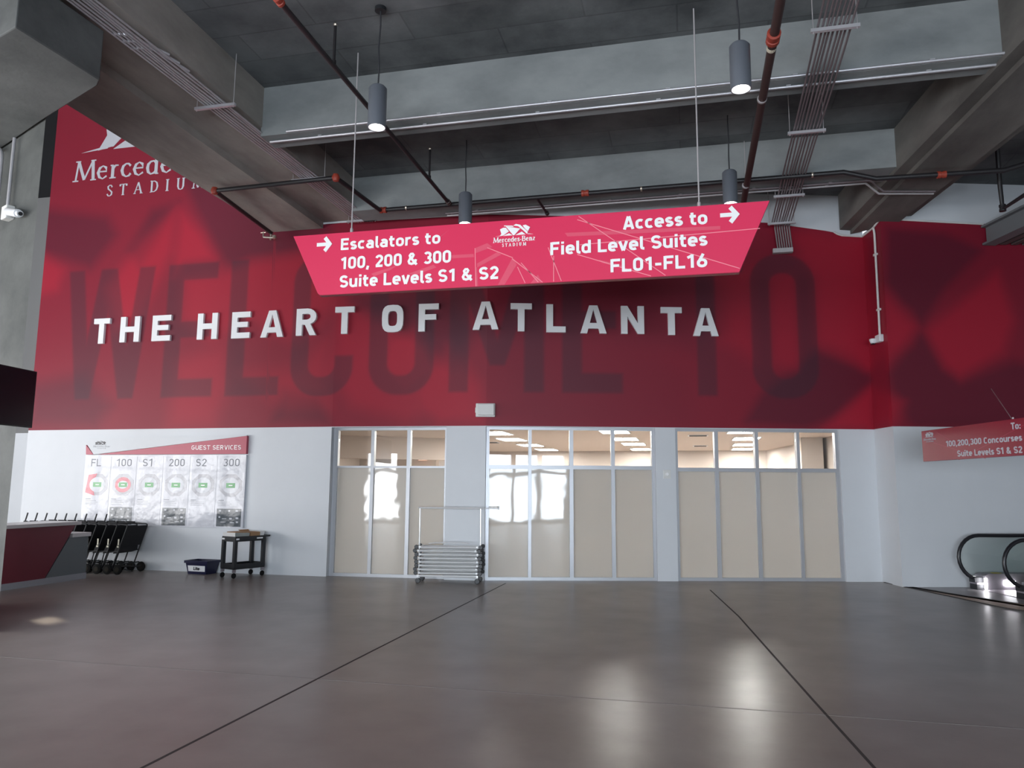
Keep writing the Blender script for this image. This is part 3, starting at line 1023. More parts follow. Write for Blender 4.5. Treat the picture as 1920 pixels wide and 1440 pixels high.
mb.prism_z([(3.69, 16.38), (3.85, 15.68), (5.14, 13.87), (8.2, 9.6), (7.5, 9.4), (4.71, 13.41)], 0.0, 0.006, 'tan_strip')
mb.prism_z([(3.85, 15.68), (3.88, 15.70), (5.17, 13.89), (8.23, 9.62), (8.2, 9.6), (5.14, 13.87)], 0.0, 0.009, 'joint')
mb.prism_z([(3.69, 16.38), (4.71, 13.41), (7.5, 9.4), (7.47, 9.38), (4.68, 13.40), (3.66, 16.36)], 0.0, 0.009, 'joint')
struct(mb.build('floor_threshold'))

# ---------------------------------------------------------------- windows of the room behind
def storefront(name, i, s0, setback, verts_x, xr, ztop, zmid, label_pane):
    """aluminium frame with clear panes over a transom and frosted panes below."""
    fr = wall_frame(i)
    mb = MB()
    y0, y1 = setback, setback + .11
    z1 = ztop
    for a, b_ in verts_x:
        mb.box(a, b_, y0, y1, 0, z1, 'aluminium')
    mb.box(0, xr, y0 + .002, y1 - .002, 0, .062, 'aluminium')
    mb.box(0, xr, y0 + .002, y1 - .002, zmid[0], zmid[1], 'aluminium')
    mb.box(0, xr, y0 + .002, y1 - .002, ztop - .055, ztop, 'aluminium')
    o = struct(mb.build(name))
    o.matrix_world = fr @ Matrix.Translation((s0, 0, 0))
    for k in range(len(verts_x) - 1):
        a, b_ = verts_x[k][1], verts_x[k + 1][0]
        p = MB().box(a, b_, y0 + .05, y0 + .058, zmid[1], ztop - .055, 'glass').build('clear_pane', o)
        p['label'] = 'clear glass pane above the transom'
        q = MB().box(a, b_, y0 + .045, y0 + .06, .062, zmid[0], 'frosted').build('frosted_pane', o)
        q['label'] = 'cream frosted glass pane below the transom'
    return o


storefront('window_1', 1, 0.0, .12, [(0, .103), (.81, .88), (1.57, 1.645), (2.36, 2.413)], 2.413, 2.985, (2.165, 2.205), '')
storefront('window_2', 2, 0.002, .05, [(.008, .073), (.847, .911), (1.666, 1.742), (2.498, 2.571), (3.314, 3.374)], 3.374, 2.985, (2.155, 2.23), '')
storefront('window_3', 2, 3.784, .05, [(0, .055), (.80, .875), (1.62, 1.69), (2.47, 2.53), (3.255, 3.320)], 3.320, 2.985, (2.13, 2.205), '')

# the lit room behind the glass
rm = MB()
rm.box(-13, 6, 28.6, 28.8, 0, 3.2, 'room_wall')
struct(rm.build('wall_room_back'))
rm = MB()
rm.hexa([(2.6, 30, 0), (2.75, 30, 0), (4.25, 17.2, 0), (4.1, 17.2, 0)], [(2.6, 30, 3.2), (2.75, 30, 3.2), (4.25, 17.2, 3.2), (4.1, 17.2, 3.2)], 'room_wall')
rm.box(2.95, 3.5, 21.4, 22.0, 0, 3.2, 'room_wall')
struct(rm.build('wall_room_right'))
struct(MB().box(-13.2, -13, 14.4, 28.8, 0, 3.2, 'room_wall').build('wall_room_left'))
rm = MB()
rm.prism_z([(-13.2, 14.6), (-7.2, 14.6), (-3.95, 14.75), (4.2, 16.95), (4.2, 30), (-13.2, 30)], 3.16, 3.25, 'room_ceiling')
struct(rm.build('ceiling_room'))
rm = MB()
rm.hexa([(-13, 16.4, 2.55), (-6.3, 20.9, 2.55), (-6.6, 21.2, 2.55), (-13, 17, 2.55)], [(-13, 16.4, 3.16), (-6.3, 20.9, 3.16), (-6.6, 21.2, 3.16), (-13, 17, 3.16)], 'room_ceiling')
rm.box(-10.6, -8.2, 24.1, 24.4, 2.3, 3.16, 'room_dark')
struct(rm.build('ceiling_room_soffit'))


def troffer(x, y, w, lab):
    t = thing('ceiling_light', lab, 'ceiling light', (x, y, 3.16), 0, 'lit ceiling panels inside the glazed room')
    MB().box(-w / 2, w / 2, -.6, .6, -.012, -.004, 'troffer_glow').build('diffuser', t)
    f = MB()
    for a, b_, c, d in ((-w / 2 - .03, -w / 2, -.63, .63), (w / 2, w / 2 + .03, -.63, .63), (-w / 2, w / 2, -.63, -.6), (-w / 2, w / 2, .6, .63)):
        f.box(a, b_, c, d, -.016, 0, 'white_paint')
    f.build('frame', t)
    return t


ROWS = ('nearest', 'second', 'third', 'farthest')
for k, (x, y) in enumerate([(-4.76, 18.6), (-4.93, 21.2), (-5.0, 24.2), (-5.0, 27.1)]):
    troffer(x, y, .66, 'lit ceiling panel, %s of the row at the left of the middle window' % ROWS[k])
for k, (x, y) in enumerate([(-1.73, 18.5), (-1.7, 21.4), (-1.64, 23.9), (-1.62, 27.2)]):
    troffer(x, y, .66, 'lit ceiling panel, %s of the row at the right of the middle window' % ROWS[k])
for k, (x, y) in enumerate([(1.3, 18.9), (1.57, 21.6), (1.74, 24.6), (1.85, 27.3)]):
    troffer(x, y, .66, 'lit ceiling panel, %s of the row seen behind the right window' % ROWS[k])
troffer(-9.98, 26.4, .86, 'lit rectangular ceiling panel seen through the middle and right panes of the left window')
troffer(-7.35, 21.9, .5, 'small lit ceiling panel high in the right pane of the left window')

for x, y, w, lab in ((.27, 20.2, .52, 'dark ceiling air vent nearer the glass in the left pane of the right window'),
                     (.40, 25.2, .46, 'dark ceiling air vent farther from the glass in the left pane of the right window'),
                     (-5.9, 22.6, .5, 'dark ceiling air vent left of the light row in the middle window')):
    t = thing('ceiling_vent', lab, 'vent', (x, y, 3.16), 0, 'ceiling vents of the glazed room')
    MB().box(-w / 2, w / 2, -.25, .25, -.012, -.001, 'white_paint').build('frame', t)
    sl = MB()
    for k in range(5):
        sl.box(-w / 2 + .04, w / 2 - .04, -.2 + k * .085, -.15 + k * .085, -.018, -.012, 'dark')
    sl.build('louvre', t)

t = thing('exit_sign', 'glowing orange exit sign hanging in the room behind the left window', 'exit sign', (-8.6, 23.9, 2.66), 0)
MB().box(-.15, .15, 0, .04, 0, .17, 'exit_glow').build('sign_box', t)
MB().tube([(0, .02, .17), (0, .02, .5)], .012, 'black_plastic').build('stem', t)

# ---------------------------------------------------------------- raised letters THE HEART OF ATLANTA
def glyph(c, w, h, t, mb, m, y0, y1):
    cnt = [0]

    def q(pts):
        cnt[0] += 1
        mb.prism_y(pts, y0 - .0004 * (cnt[0] % 6), y1, m)

    r = lambda x0, x1, z0, z1: q([(x0, z0), (x1, z0), (x1, z1), (x0, z1)])
    if c == 'T':
        r(0, w, h - t * .9, h)
        r(w / 2 - t / 2, w / 2 + t / 2, 0, h - t * .9)
    elif c == 'H':
        r(0, t, 0, h)
        r(w - t, w, 0, h)
        r(t, w - t, h / 2 - t * .45, h / 2 + t * .45)
    elif c in 'EFL':
        r(0, t, 0, h)
        if c != 'L':
            r(t, w, h - t * .9, h)
            r(t, w * .88, h / 2 - t * .42 + .01, h / 2 + t * .42 + .01)
        if c != 'F':
            r(t, w, 0, t * .9)
    elif c == 'N':
        r(0, t * .95, 0, h)
        r(w - t * .95, w, 0, h)
        q([(t * .95, h), (t * .95, h * .62), (w - t * .95, 0), (w - t * .95, h * .38)])
        q([(t * .3, h), (t * .95, h * .7), (t * .95, h)])
    elif c == 'A':
        a = t * .62
        q([(0, 0), (t, 0), (w / 2 + a * .25, h), (w / 2 - a, h)])
        q([(w - t, 0), (w, 0), (w / 2 + a, h), (w / 2 - a * .25, h)])
        r(w * .24, w * .76, h * .17, h * .37)
    elif c == 'O':
        n = 20
        out, inn = [], []
        for k in range(n):
            an = 2 * pi * k / n
            sx, sz = cos(an), sin(an)
            pw = 0.62
            f = lambda v: math.copysign(abs(v) ** pw, v)
            out.append((w / 2 + f(sx) * w / 2, h / 2 + f(sz) * h / 2))
            inn.append((w / 2 + f(sx) * (w / 2 - t), h / 2 + f(sz) * (h / 2 - t)))
        for k in range(n):
            j = (k + 1) % n
            q([out[k], out[j], inn[j], inn[k]])
    elif c == 'R':
        r(0, t, 0, h)
        r(t, w * .55, h - t * .85, h)
        r(t, w * .55, h * .40, h * .40 + t * .8)
        n = 8
        cz = (h + h * .40) / 2
        ro, ri = (h - h * .40) / 2, (h - h * .40) / 2 - t * .82
        kx = (w * .45) / ro
        for k in range(n):
            a0, a1 = -pi / 2 + pi * k / n, -pi / 2 + pi * (k + 1) / n
            q([(w * .55 + cos(a0) * ro * kx, cz + sin(a0) * ro), (w * .55 + cos(a1) * ro * kx, cz + sin(a1) * ro),
               (w * .55 + cos(a1) * (ro * kx - t), cz + sin(a1) * ri), (w * .55 + cos(a0) * (ro * kx - t), cz + sin(a0) * ri)])
        q([(w * .42, h * .42), (w * .42 + t, h * .42), (w, 0), (w - t * 1.05, 0)])


LET = [('T', 1.58, .42, 4.93, 0, 'starting the word THE'), ('H', 2.285, .50, 4.94, 0, 'in the word THE'), ('E', 3.11, .47, 4.935, 0, 'ending the word THE'),
       ('H', 4.25, .49, 4.928, 0, 'starting the word HEART'), ('E', 5.09, .44, 4.92, 0, 'second in the word HEART'), ('A', 5.79, .53, 4.915, 0, 'in the middle of the word HEART'),
       ('R', 6.62, .46, 4.92, 0, 'in the word HEART'), ('T', 7.50, .42, 4.923, 1, 'ending the word HEART'),
       ('O', 8.52, .455, 4.93, 1, 'starting the word OF'), ('F', 9.30, .42, 4.93, 1, 'ending the word OF'),
       ('A', 10.43, .53, 4.935, 1, 'starting the word ATLANTA'), ('T', 11.19, .43, 4.91, 2, 'second in the word ATLANTA'), ('L', 11.915, .39, 4.898, 2, 'in the word ATLANTA'),
       ('A', 12.605, .53, 4.887, 2, 'in the middle of the word ATLANTA'), ('N', 13.435, .468, 4.887, 2, 'in the word ATLANTA'), ('T', 14.25, .428, 4.875, 2, 'next to last in the word ATLANTA'), ('A', 14.905, .518, 4.863, 2, 'ending the word ATLANTA')]
for c, s, w, z, i, where in LET:
    mb = MB()
    glyph(c, w, .577, .135 if c != 'O' else .13, mb, 'white_letter', -.06, -.002)
    o = mb.build('wall_letter')
    o.matrix_world = wall_frame(i) @ Matrix.Translation((s - WS[i], 0, z))
    tag(o, 'raised white letter %s %s on the red mural' % (c, where), 'letter', 'raised white letters on the red mural')

# stadium crest painted high on the left of the mural
mb = MB()
serif_line(mb, 'Mercedes-Benz', .60, 5.32, 8.87, .48, 'logo_paint', -.006, -.001, gap=.0)
serif_line(mb, 'STADIUM', 1.57, 4.15, 8.43, .265, 'logo_paint', -.006, -.001, gap=.62)
emblem(mb, .78, 9.56, 4.4, 'logo_paint', -.006, -.001, 0.95)
o = mb.build('painted_crest', wall_l)
o['label'] = 'grey painted stadium crest on the mural'

# ---------------------------------------------------------------- the big hanging sign
SY = 9.4
t = thing('hanging_sign', 'large red hanging sign with white arrows pointing to escalators and field level suites', 'sign', (-2.15, SY, 4.44))
ox, oz = -2.15, 4.44
mb = MB()
cn = [(-5.406, 5.321), (1.059, 5.322), (0.672, 4.437), (-4.93, 4.437), (-4.972, 4.447), (-4.995, 4.475)]
mb.prism_y([(x - ox, z - oz) for x, z in cn], 0, .09, 'sign_red')
mb.build('panel', t, bevel=.004)
mb = MB()
mb.prism_y([(-4.96 - ox, -.012), (.67 - ox, -.012), (.674 - ox, 0.0), (-4.96 - ox, 0.0)], .004, .086, 'sign_edge')
mb.build('bottom_rail', t)
# printed facets and hairlines on the panel
mb = MB()
FC = [[(-2.71, 4.965), (-2.54, 5.024), (-2.47, 4.966), (-2.71, 4.894)], [(-3.04, 4.89), (-2.73, 4.887), (-2.724, 4.842), (-3.04, 4.844)],
      [(-2.68, 4.751), (-2.40, 4.891), (-2.345, 4.853), (-2.677, 4.698)], [(-4.195, 4.699), (-3.805, 4.802), (-3.9, 4.74), (-4.15, 4.66)],
      [(-2.39, 4.44), (-2.19, 4.808), (-2.136, 4.70), (-2.30, 4.44)], [(-3.652, 4.667), (-3.289, 4.771), (-3.251, 4.733), (-3.541, 4.643)],
      [(-1.495, 5.09), (0.463, 5.04), (0.462, 4.995), (-1.459, 5.04)], [(-3.08, 5.249), (-3.20, 5.165), (-3.19, 5.16)], [(-2.70, 4.70), (-2.69, 4.44), (-2.66, 4.44), (-2.68, 4.70)],
      [(-1.05, 4.70), (-.72, 4.60), (-.74, 4.57), (-1.02, 4.66)], [(-1.95, 4.44), (-1.85, 4.55), (-1.80, 4.44)]]
for f in FC:
    MB().prism_y([(x - ox, z - oz) for x, z in f], -.0015, 0.002, 'sign_pink').build('printed_facet', t)
LN = [(-1.312, 5.302, -.219, 4.446), (-1.33, 5.257, .678, 4.482), (-1.296, 4.917, .932, 4.975), (-1.716, 4.908, -1.542, 4.449), (-1.642, 4.79, -1.643, 4.446),
      (-1.332, 4.789, -.399, 4.448), (-2.2, 4.788, -1.789, 4.444), (-2.078, 4.724, -1.845, 4.448), (-2.125, 4.67, -2.021, 4.448), (-2.71, 4.965, -2.69, 4.44), (-2.54, 4.96, -2.19, 4.80)]
for x0, z0, x1, z1 in LN:
    L = hypot(x1 - x0, z1 - z0)
    nx, nz = -(z1 - z0) / L * .005, (x1 - x0) / L * .005
    MB().prism_y([(x0 - ox + nx, z0 - oz + nz), (x1 - ox + nx, z1 - oz + nz), (x1 - ox - nx, z1 - oz - nz), (x0 - ox - nx, z0 - oz - nz)], -.003, 0.002, 'sign_line').build('printed_line', t)
for body, x0, x1, z0, cap in (('Escalators to', -4.665, -3.195, 5.065, .165), ('100, 200 & 300', -4.655, -3.037, 4.788, .172), ('Suite Levels S1 & S2', -4.662, -2.377, 4.525, .172),
                              ('Access to', -.742, .312, 5.078, .172), ('Field Level Suites', -1.69, .305, 4.80, .172), ('FL01-FL16', -.91, .30, 4.523, .172)):
    din_line('lettering', body, x0 - ox, x1 - ox, z0 - oz, cap, 'white_vinyl', -.0035, .004, t)
for cx in (-4.912, .582):
    mb = MB()
    arrow(mb, cx - ox, (5.166 if cx < 0 else 5.175) - oz, .235, .225, .052, 'white_vinyl', -.0075, -.0035)
    mb.build('arrow', t)
mb = MB()
serif_line(mb, 'Mercedes-Benz', -2.46 - ox, -1.885 - ox, 5.02 - oz, .066, 'white_vinyl', -.0075, -.0035, thick=.2, thin=.09)
serif_line(mb, 'STADIUM', -2.335 - ox, -2.01 - ox, 4.957 - oz, .042, 'white_vinyl', -.0075, -.0035, gap=.5, thick=.22, thin=.12)
emblem(mb, -2.425 - ox, 5.104 - oz, .51, 'white_vinyl', -.0075, -.0035, .66)
mb.build('crest', t)
for x in (-4.53, .215):
    mb = MB().tube([(x - ox, .045, 5.32 - oz), (x - ox, .045, 8.04 - oz)], .010, 'pale_conduit', 8)
    mb.lathe([(.022, 0), (.022, .06), (.012, .08)], 'pale_conduit', 10, (x - ox, .045, 5.318 - oz))
    mb.build('suspension_rod', t)

# ---------------------------------------------------------------- pendant lights
def make_pendant():
    t = thing('pendant_light', '', 'pendant light', (0, 0, 0), 0, 'grey cylinder pendants under the concrete ceiling')
    R, H = .118, .56
    body = MB()
    body.lathe([(R - .012, .03), (R - .012, 0.0), (R, 0.0), (R, H - .03), (R - .025, H), (.02, H + .004), (0.0, H + .004)], 'pendant_grey', 32, caps=False)
    body.build('shade', t, smooth=True)
    MB().lathe([(R - .012, .0), (.055, .07), (.0, .07)], 'pendant_reflector', 24, caps=False).build('reflector', t, smooth=True)
    MB().lathe([(0.0, .008), (.03, .010), (.056, .020), (.060, .045), (0, .050)], 'lens_glow', 20).build('lens', t)
    top = 8.04 - 6.37
    MB().tube([(0, 0, H), (.006, 0, H + .25), (-.012, .004, H + .55), (0.008, 0, top - .25), (0, 0, top)], .011, 'cord', 8).build('cord', t)
    MB().lathe([(.075, top - .05), (.075, top), (0, top)][::1], 'black_plastic', 20).build('canopy', t)
    return t


pen = make_pendant()
PEN = [(-3.80, 8.54, 'grey cylinder pendant lamp, nearer of the left pair, before the front beam'), (.70, 8.56, 'grey cylinder pendant lamp, nearer of the right pair, beside the black pipe'),
       (-3.71, 12.22, 'grey cylinder pendant lamp hanging behind the middle of the red hanging sign'), (.775, 12.27, 'grey cylinder pendant lamp hanging behind the sign above the right arrow')]
for k, (x, y, lab) in enumerate(PEN):
    if k == 0:
        pen.location = (x, y, 6.37)
        pen['label'] = lab
    else:
        copy_thing(pen, (x, y, 6.37 if k < 3 else 6.39), radians(40 * k), lab)

# ---------------------------------------------------------------- pipes, conduits
def pipe_thing(name, label, cat, pts, r, m, couplings=(), extra=None, bendr=.0, group=None, seg=12):
    p0 = Vector(pts[0])
    t = thing(name, label, cat, p0, 0, group)
    q = [Vector(p) - p0 for p in pts]
    MB().tube(bend(q, bendr) if bendr else q, r, m, seg).build('pipe', t, smooth=True)
    for c, ax, cm in couplings:
        h = r * 1.3
        mb = MB()
        cc = Vector(c) - p0
        mb.lathe([(r * 1.0, -h * 1.3), (r * 1.45, -h * 1.2), (r * 1.45, -h * .4), (r * 1.25, -h * .3), (r * 1.25, h * .3), (r * 1.45, h * .4), (r * 1.45, h * 1.2), (r * 1.0, h * 1.3)], cm, 14, cc, ax)
        mb.build('coupling', t, smooth=True)
    return t


t = pipe_thing('sprinkler_pipe', 'dark sprinkler pipe running away under the left half of the ceiling', 'pipe',
               [(-4.30, 2.0, 7.13), (-4.30, 13.12, 7.13)], .034, 'black_pipe', [((-4.30, 6.93, 7.13), 'y', 'red_coupling'), ((-4.30, 13.05, 7.13), 'y', 'brown_pipe')])
for yy in (8.27, 11.96):
    MB().tube([(0, yy - 2.0, .02), (0, yy - 2.0, .56)], .02, 'black_pipe', 8).lathe([(.02, .0), (.028, .02), (.006, .05)], 'brass', 8, (0, yy - 2.0, .55)).lathe([(.032, 0), (.032, .05)], 'black_pipe', 8, (0, yy - 2.0, .02)).build('sprinkler_riser', t)
t = pipe_thing('sprinkler_pipe', 'thick dark brown sprinkler main running away right of the pendants', 'pipe',
               [(1.09, 2.0, 7.1), (1.13, 14.9, 7.1)], .056, 'brown_pipe', [((1.106, 8.78, 7.1), 'y', 'red_coupling')])
MB().lathe([(.058, -.03), (.060, 0), (.058, .03)], 'cream_tag', 14, (.018, 7.0, 0), 'y').build('pipe_tag', t)
for yy in (7.1, 10.25, 13.3):
    MB().lathe([(.060, -.018), (.066, -.018), (.066, .018), (.060, .018)], 'pale_conduit', 14, (.02, yy - 2.0, 0), 'y').tube([(.02, yy - 2.0, .06), (.02, yy - 2.0, .90 if yy != 10.25 else .13)], .006, 'pale_conduit', 6).build('pipe_hanger', t)
t = pipe_thing('sprinkler_pipe', 'black sprinkler pipe running along the foot of the rear beam', 'pipe',
               [(-5.72, 13.2, 7.14), (2.7, 13.2, 7.15), (3.2, 13.2, 6.99), (5.15, 13.28, 6.99), (5.6, 13.3, 7.11), (11.5, 13.9, 7.11)], .042, 'black_pipe',
               [((-1.72, 13.2, 7.15), 'x', 'red_coupling'), ((4.22, 13.25, 6.99), 'x', 'red_coupling'), ((-5.68, 13.2, 7.14), 'x', 'red_coupling')])
MB().tube([(3.09, 0, 0), (3.15, .75, -.03)], .024, 'black_pipe', 8).lathe([(.04, -.04), (.04, .04)], 'black_pipe', 10, (3.15, .75, -.03), 'y').build('branch_stub', t)
for xx in (-5.2, -.7, 2.2):
    MB().lathe([(.046, -.015), (.05, 0), (.046, .015)], 'brass', 12, (xx + 5.72, 0, .006), 'x').build('pipe_clip', t)
t = pipe_thing('sprinkler_pipe', 'black pipe loop with red elbows crossing under the left girder', 'pipe',
               [(-8.52, 13.9, 7.12), (-8.30, 11.6, 7.12), (-5.86, 11.52, 7.12), (-5.72, 13.14, 7.12)], .040, 'black_pipe', [], bendr=.1)
mb = MB()
for p in ((-8.30, 11.6, 7.12), (-5.86, 11.52, 7.12)):
    mb.lathe([(0, -.075), (.05, -.06), (.072, 0), (.05, .06), (0, .075)], 'red_coupling', 12, Vector(p) - Vector((-8.52, 13.9, 7.12)))
mb.build('elbow', t, smooth=True)
mb = MB().tube([(0, 0, 0), (0, 0, -.16)], .022, 'brass', 8).tube([(-.12, -.1, -.12), (.1, .0, -.12)], .022, 'brass', 8)
mb.lathe([(0, -.05), (.045, -.03), (.045, .03), (0, .05)], 'brass', 10, (.08, 0, -.10)).tube([(-.12, -.1, -.12), (-.12, -.1, .0)], .014, 'brass', 8).tube([(-.18, -.1, -.02), (-.06, -.1, -.02)], .012, 'brass', 8)
mb.build('drain_valve', t)

for nm, lab, pts, m in (('conduit', 'bright steel conduit along the lower edge of the front beam face', [(-5.95, 9.995, 7.245), (4.0, 9.995, 7.245)], 'steel_conduit'),
                        ('conduit', 'bright steel conduit along the underside of the front beam', [(-6.35, 10.2, 7.208), (4.05, 10.2, 7.208)], 'steel_conduit'),
                        ('conduit', 'steel conduit along the front half of the rear beam underside', [(-4.6, 13.80, 7.203), (3.25, 13.80, 7.203), (3.5, 14.0, 7.06), (4.4, 14.2, 7.06)], 'dull_conduit'),
                        ('conduit', 'steel conduit along the back edge of the rear beam underside', [(-4.6, 13.92, 7.203), (3.2, 13.92, 7.203), (3.45, 14.1, 7.06), (4.4, 14.3, 7.06)], 'pale_conduit')):
    t = pipe_thing(nm, lab, 'conduit', pts, .020, m, group='conduits on the ceiling beams')
    mb = MB()
    n = 6
    for k in range(n):
        x = pts[0][0] + (pts[1][0] - pts[0][0]) * (k + .5) / n
        mb.box(x - pts[0][0] - .03, x - pts[0][0] + .03, -.024, .024, -.005, .022, m)
    mb.build('strap', t)


def conduit_rack(lab, x_of, y0, y1, z, n, dx, hang, m, ztops, tail=None, wide=.0):
    t = thing('conduit_rack', lab, 'conduits', (x_of(y0), y0, z), 0, 'conduit racks hung under the slab')
    bx, by = x_of(y0), y0
    for k in range(n):
        off = (k - (n - 1) / 2) * dx
        pts = []
        for q in np.linspace(y0, y1, 14):
            pts.append((x_of(q) + off - bx + .006 * sin(q * 1.3 + k * 1.7), q - by, .03 + .006 * sin(q * 1.7 + k)))
        if tail and k < tail:
            pass
        MB().tube(pts, .0135, m, 8).build('conduit', t, smooth=True)
    for (yy, hw) in hang:
        mb = MB()
        x = x_of(yy) - bx
        mb.box(x - hw, x + hw, yy - by - .022, yy - by + .022, -.03, .012, 'steel_conduit')
        b_ = mb.build('trapeze_hanger', t)
        rod = MB()
        for sx in (-hw + .03, hw - .03):
            if sx < 0 and ztops[0] is None:
                continue
            rod.tube([(x + sx, yy - by, -.05), (x + sx, yy - by, (ztops[0] if sx < 0 else ztops[1]) - z)], .006, 'pale_conduit', 6)
        rod.build('threaded_rod', b_)
    return t


conduit_rack('bundle of steel conduits hanging along the right edge of the left girder', lambda y: -6.58 + (y - 9) * .022, 4.2, 14.12, 7.26, 7, .052,
             [(6.4, .33), (9.08, .33), (11.77, .34), (13.95, .33)], 'steel_conduit', (7.38, 8.04))
conduit_rack('flat bundle of dull conduits running away under the right half of the ceiling', lambda y: 1.80 + (y - 9) * .025, 3.5, 15.72, 7.14, 9, .046,
             [(8.8, .27), (11.47, .27), (14.06, .27), (15.55, .27)], 'dull_conduit', (7.92, 7.92))
t = thing('conduit_drop', 'dull conduit bundle dropping from the ceiling to a white box on the mural', 'conduits', (2.0, 15.8, 6.65))
mb = MB()
for k in range(7):
    x = (k - 3) * .046
    mb.tube(bend([(x, -.12, .52), (x, .02, .52), (x + .05, .08, .06)], .08), .016, 'dull_conduit', 8)
mb.build('conduit', t)
MB().box(-.19, .2, .03, .15, -.04, .05, 'pale_conduit').build('junction_box', t)

# thin conduits branching off beside the corbel
t = thing('conduit', 'three pale conduits bending off beside the concrete corbel', 'conduit', (-6.75, 7.4, 7.33), 0)
mb = MB()
for k in range(3):
    mb.tube(bend([(-.05, -.1 + k * .16, -.02), (.12 + k * .05, -.06 + k * .16, -.02), (.34, .45 + k * .2, -.02)], .14), .018, 'steel_conduit', 8)
mb.build('pipe', t)

# conduit and small dome camera where the wall turns
i = 3
fr = wall_frame(3)
t = thing('security_camera', 'white security camera at the end of a white conduit on the mural corner', 'security camera')
t.matrix_world = fr @ Matrix.Translation((.45, 0, 4.70))
mb = MB()
mb.tube(bend([(.10, -.03, 2.32), (.13, -.03, 2.20), (.10, -.03, .1)], .08), .022, 'plate_white', 8)
mb.box(.05, .16, -.05, 0, .62, .66, 'plate_white').box(.05, .16, -.05, 0, 1.75, 1.79, 'plate_white')
mb.build('conduit', t)
MB().box(.0, .2, -.09, 0, -.02, .13, 'camera_white').build('mounting_box', t, bevel=.015)
MB().lathe([(.0, -.10), (.045, -.085), (.062, -.04), (.062, .0)], 'camera_white', 16, (-.02, -.12, .07)).lathe([(.05, .0), (.02, .03)], 'black_plastic', 12, (-.02, -.12, -.04)).build('dome', t, smooth=True)
# pale trim following the top of the paint round the girder end
mb = MB()
trim = [(17.93, 7.12), (18.0, 7.075), (18.1, 7.045), (18.53, 7.03)]
fr2 = wall_frame(2)
mb.tube([fr2 @ Vector((s - WS[2], -.02, z)) for s, z in trim], .02, 'plate_white', 8)
mb.tube([fr @ Vector((s, -.02, z)) for s, z in ((.02, 7.03), (.12, 7.03), (.5, 7.04), (.77, 7.10))], .02, 'plate_white', 8)
fr4 = wall_frame(4)
mb.tube([fr4 @ Vector((s, -.02, z)) for s, z in ((.02, 7.12), (.4, 7.12), (1.4, 7.09), (2.1, 7.07))], .02, 'plate_white', 8)
struct(mb.build('trim_1'))

# white boxes on the walls
fr1 = wall_frame(1)
t = thing('alarm_box', 'white wall box on the mural above the pier between left and middle windows', 'alarm')
t.matrix_world = fr2 @ Matrix.Translation((-.005, -.052, 3.305)) @ Matrix.Rotation(radians(-4), 4, 'Z')
MB().box(-.20, .185, -.03, .03, -.135, .135, 'plate_white').build('back_box', t, bevel=.012)
MB().box(-.155, .17, -.09, -.03, -.11, .12, 'plate_white').build('cover', t, bevel=.015)
MB().box(-.21, -.2, -.02, .02, -.05, .05, 'plate_white').build('hinge', t)
t = thing('wall_plate', 'small white wall plate on the pier between middle and right windows', 'wall plate')
t.matrix_world = fr2 @ Matrix.Translation((3.60, 0, 2.07))
MB().box(-.075, .075, -.012, 0, -.085, .085, 'plate_white').build('plate', t, bevel=.004)
MB().lathe([(.03, -.03), (.035, -.012)], 'white_vinyl', 16, (0, 0, 0), 'y').build('button', t)

# ---------------------------------------------------------------- column fixtures and television
t = thing('television', 'black flat television on a bracket beside the left concrete column', 'television', (-7.84, 6.60, 2.49), radians(90 + 6.8))
MB().box(0, 1.24, .0, .05, 0, .712, 'black_plastic').build('casing', t, bevel=.006)
MB().box(.012, 1.228, -.002, .003, .014, .70, 'tv_screen').build('screen', t)
MB().box(.35, .75, .05, .09, .18, .52, 'black_plastic').tube([(.55, .08, .35), (.95, .62, .35)], .03, 'black_plastic', 8).build('bracket', t)

t = thing('security_camera', 'white security camera on the side of the left concrete column', 'security camera', (-8.62, 7.98, 5.36), 0)
MB().tube([(-.30, .09, .10), (-.27, .03, .09), (.02, -.08, .0)], .056, 'camera_white', 14).build('body', t, smooth=True)
MB().tube([(.0, -.075, .005), (.075, -.10, -.015)], .042, 'camera_white', 14).tube([(.07, -.098, -.014), (.085, -.105, -.018)], .026, 'black_plastic', 12).build('lens', t, smooth=True)
MB().tube([(-.2, .03, .07), (-.2, .25, .07)], .035, 'camera_white', 10).build('arm', t)
t = thing('junction_box', 'white junction box beside the camera on the left concrete column', 'junction box', (-9.02, 8.16, 5.46), radians(-23.8))
MB().box(-.09, .09, -.08, .03, -.07, .12, 'plate_white').build('box', t, bevel=.012)
MB().tube([(-.02, -.03, .12), (-.02, -.03, 1.12)], .022, 'steel_conduit', 10).build('conduit', t)
t = thing('conduit', 'steel conduit looping down the far left of the concrete column', 'conduit', (-9.30, 8.25, 5.5), radians(-23.8))
MB().tube(bend([(0, -.04, -.2), (0, -.04, 1.0), (-.5, -.04, 1.08)], .2), .025, 'steel_conduit', 10).build('pipe', t, smooth=True)

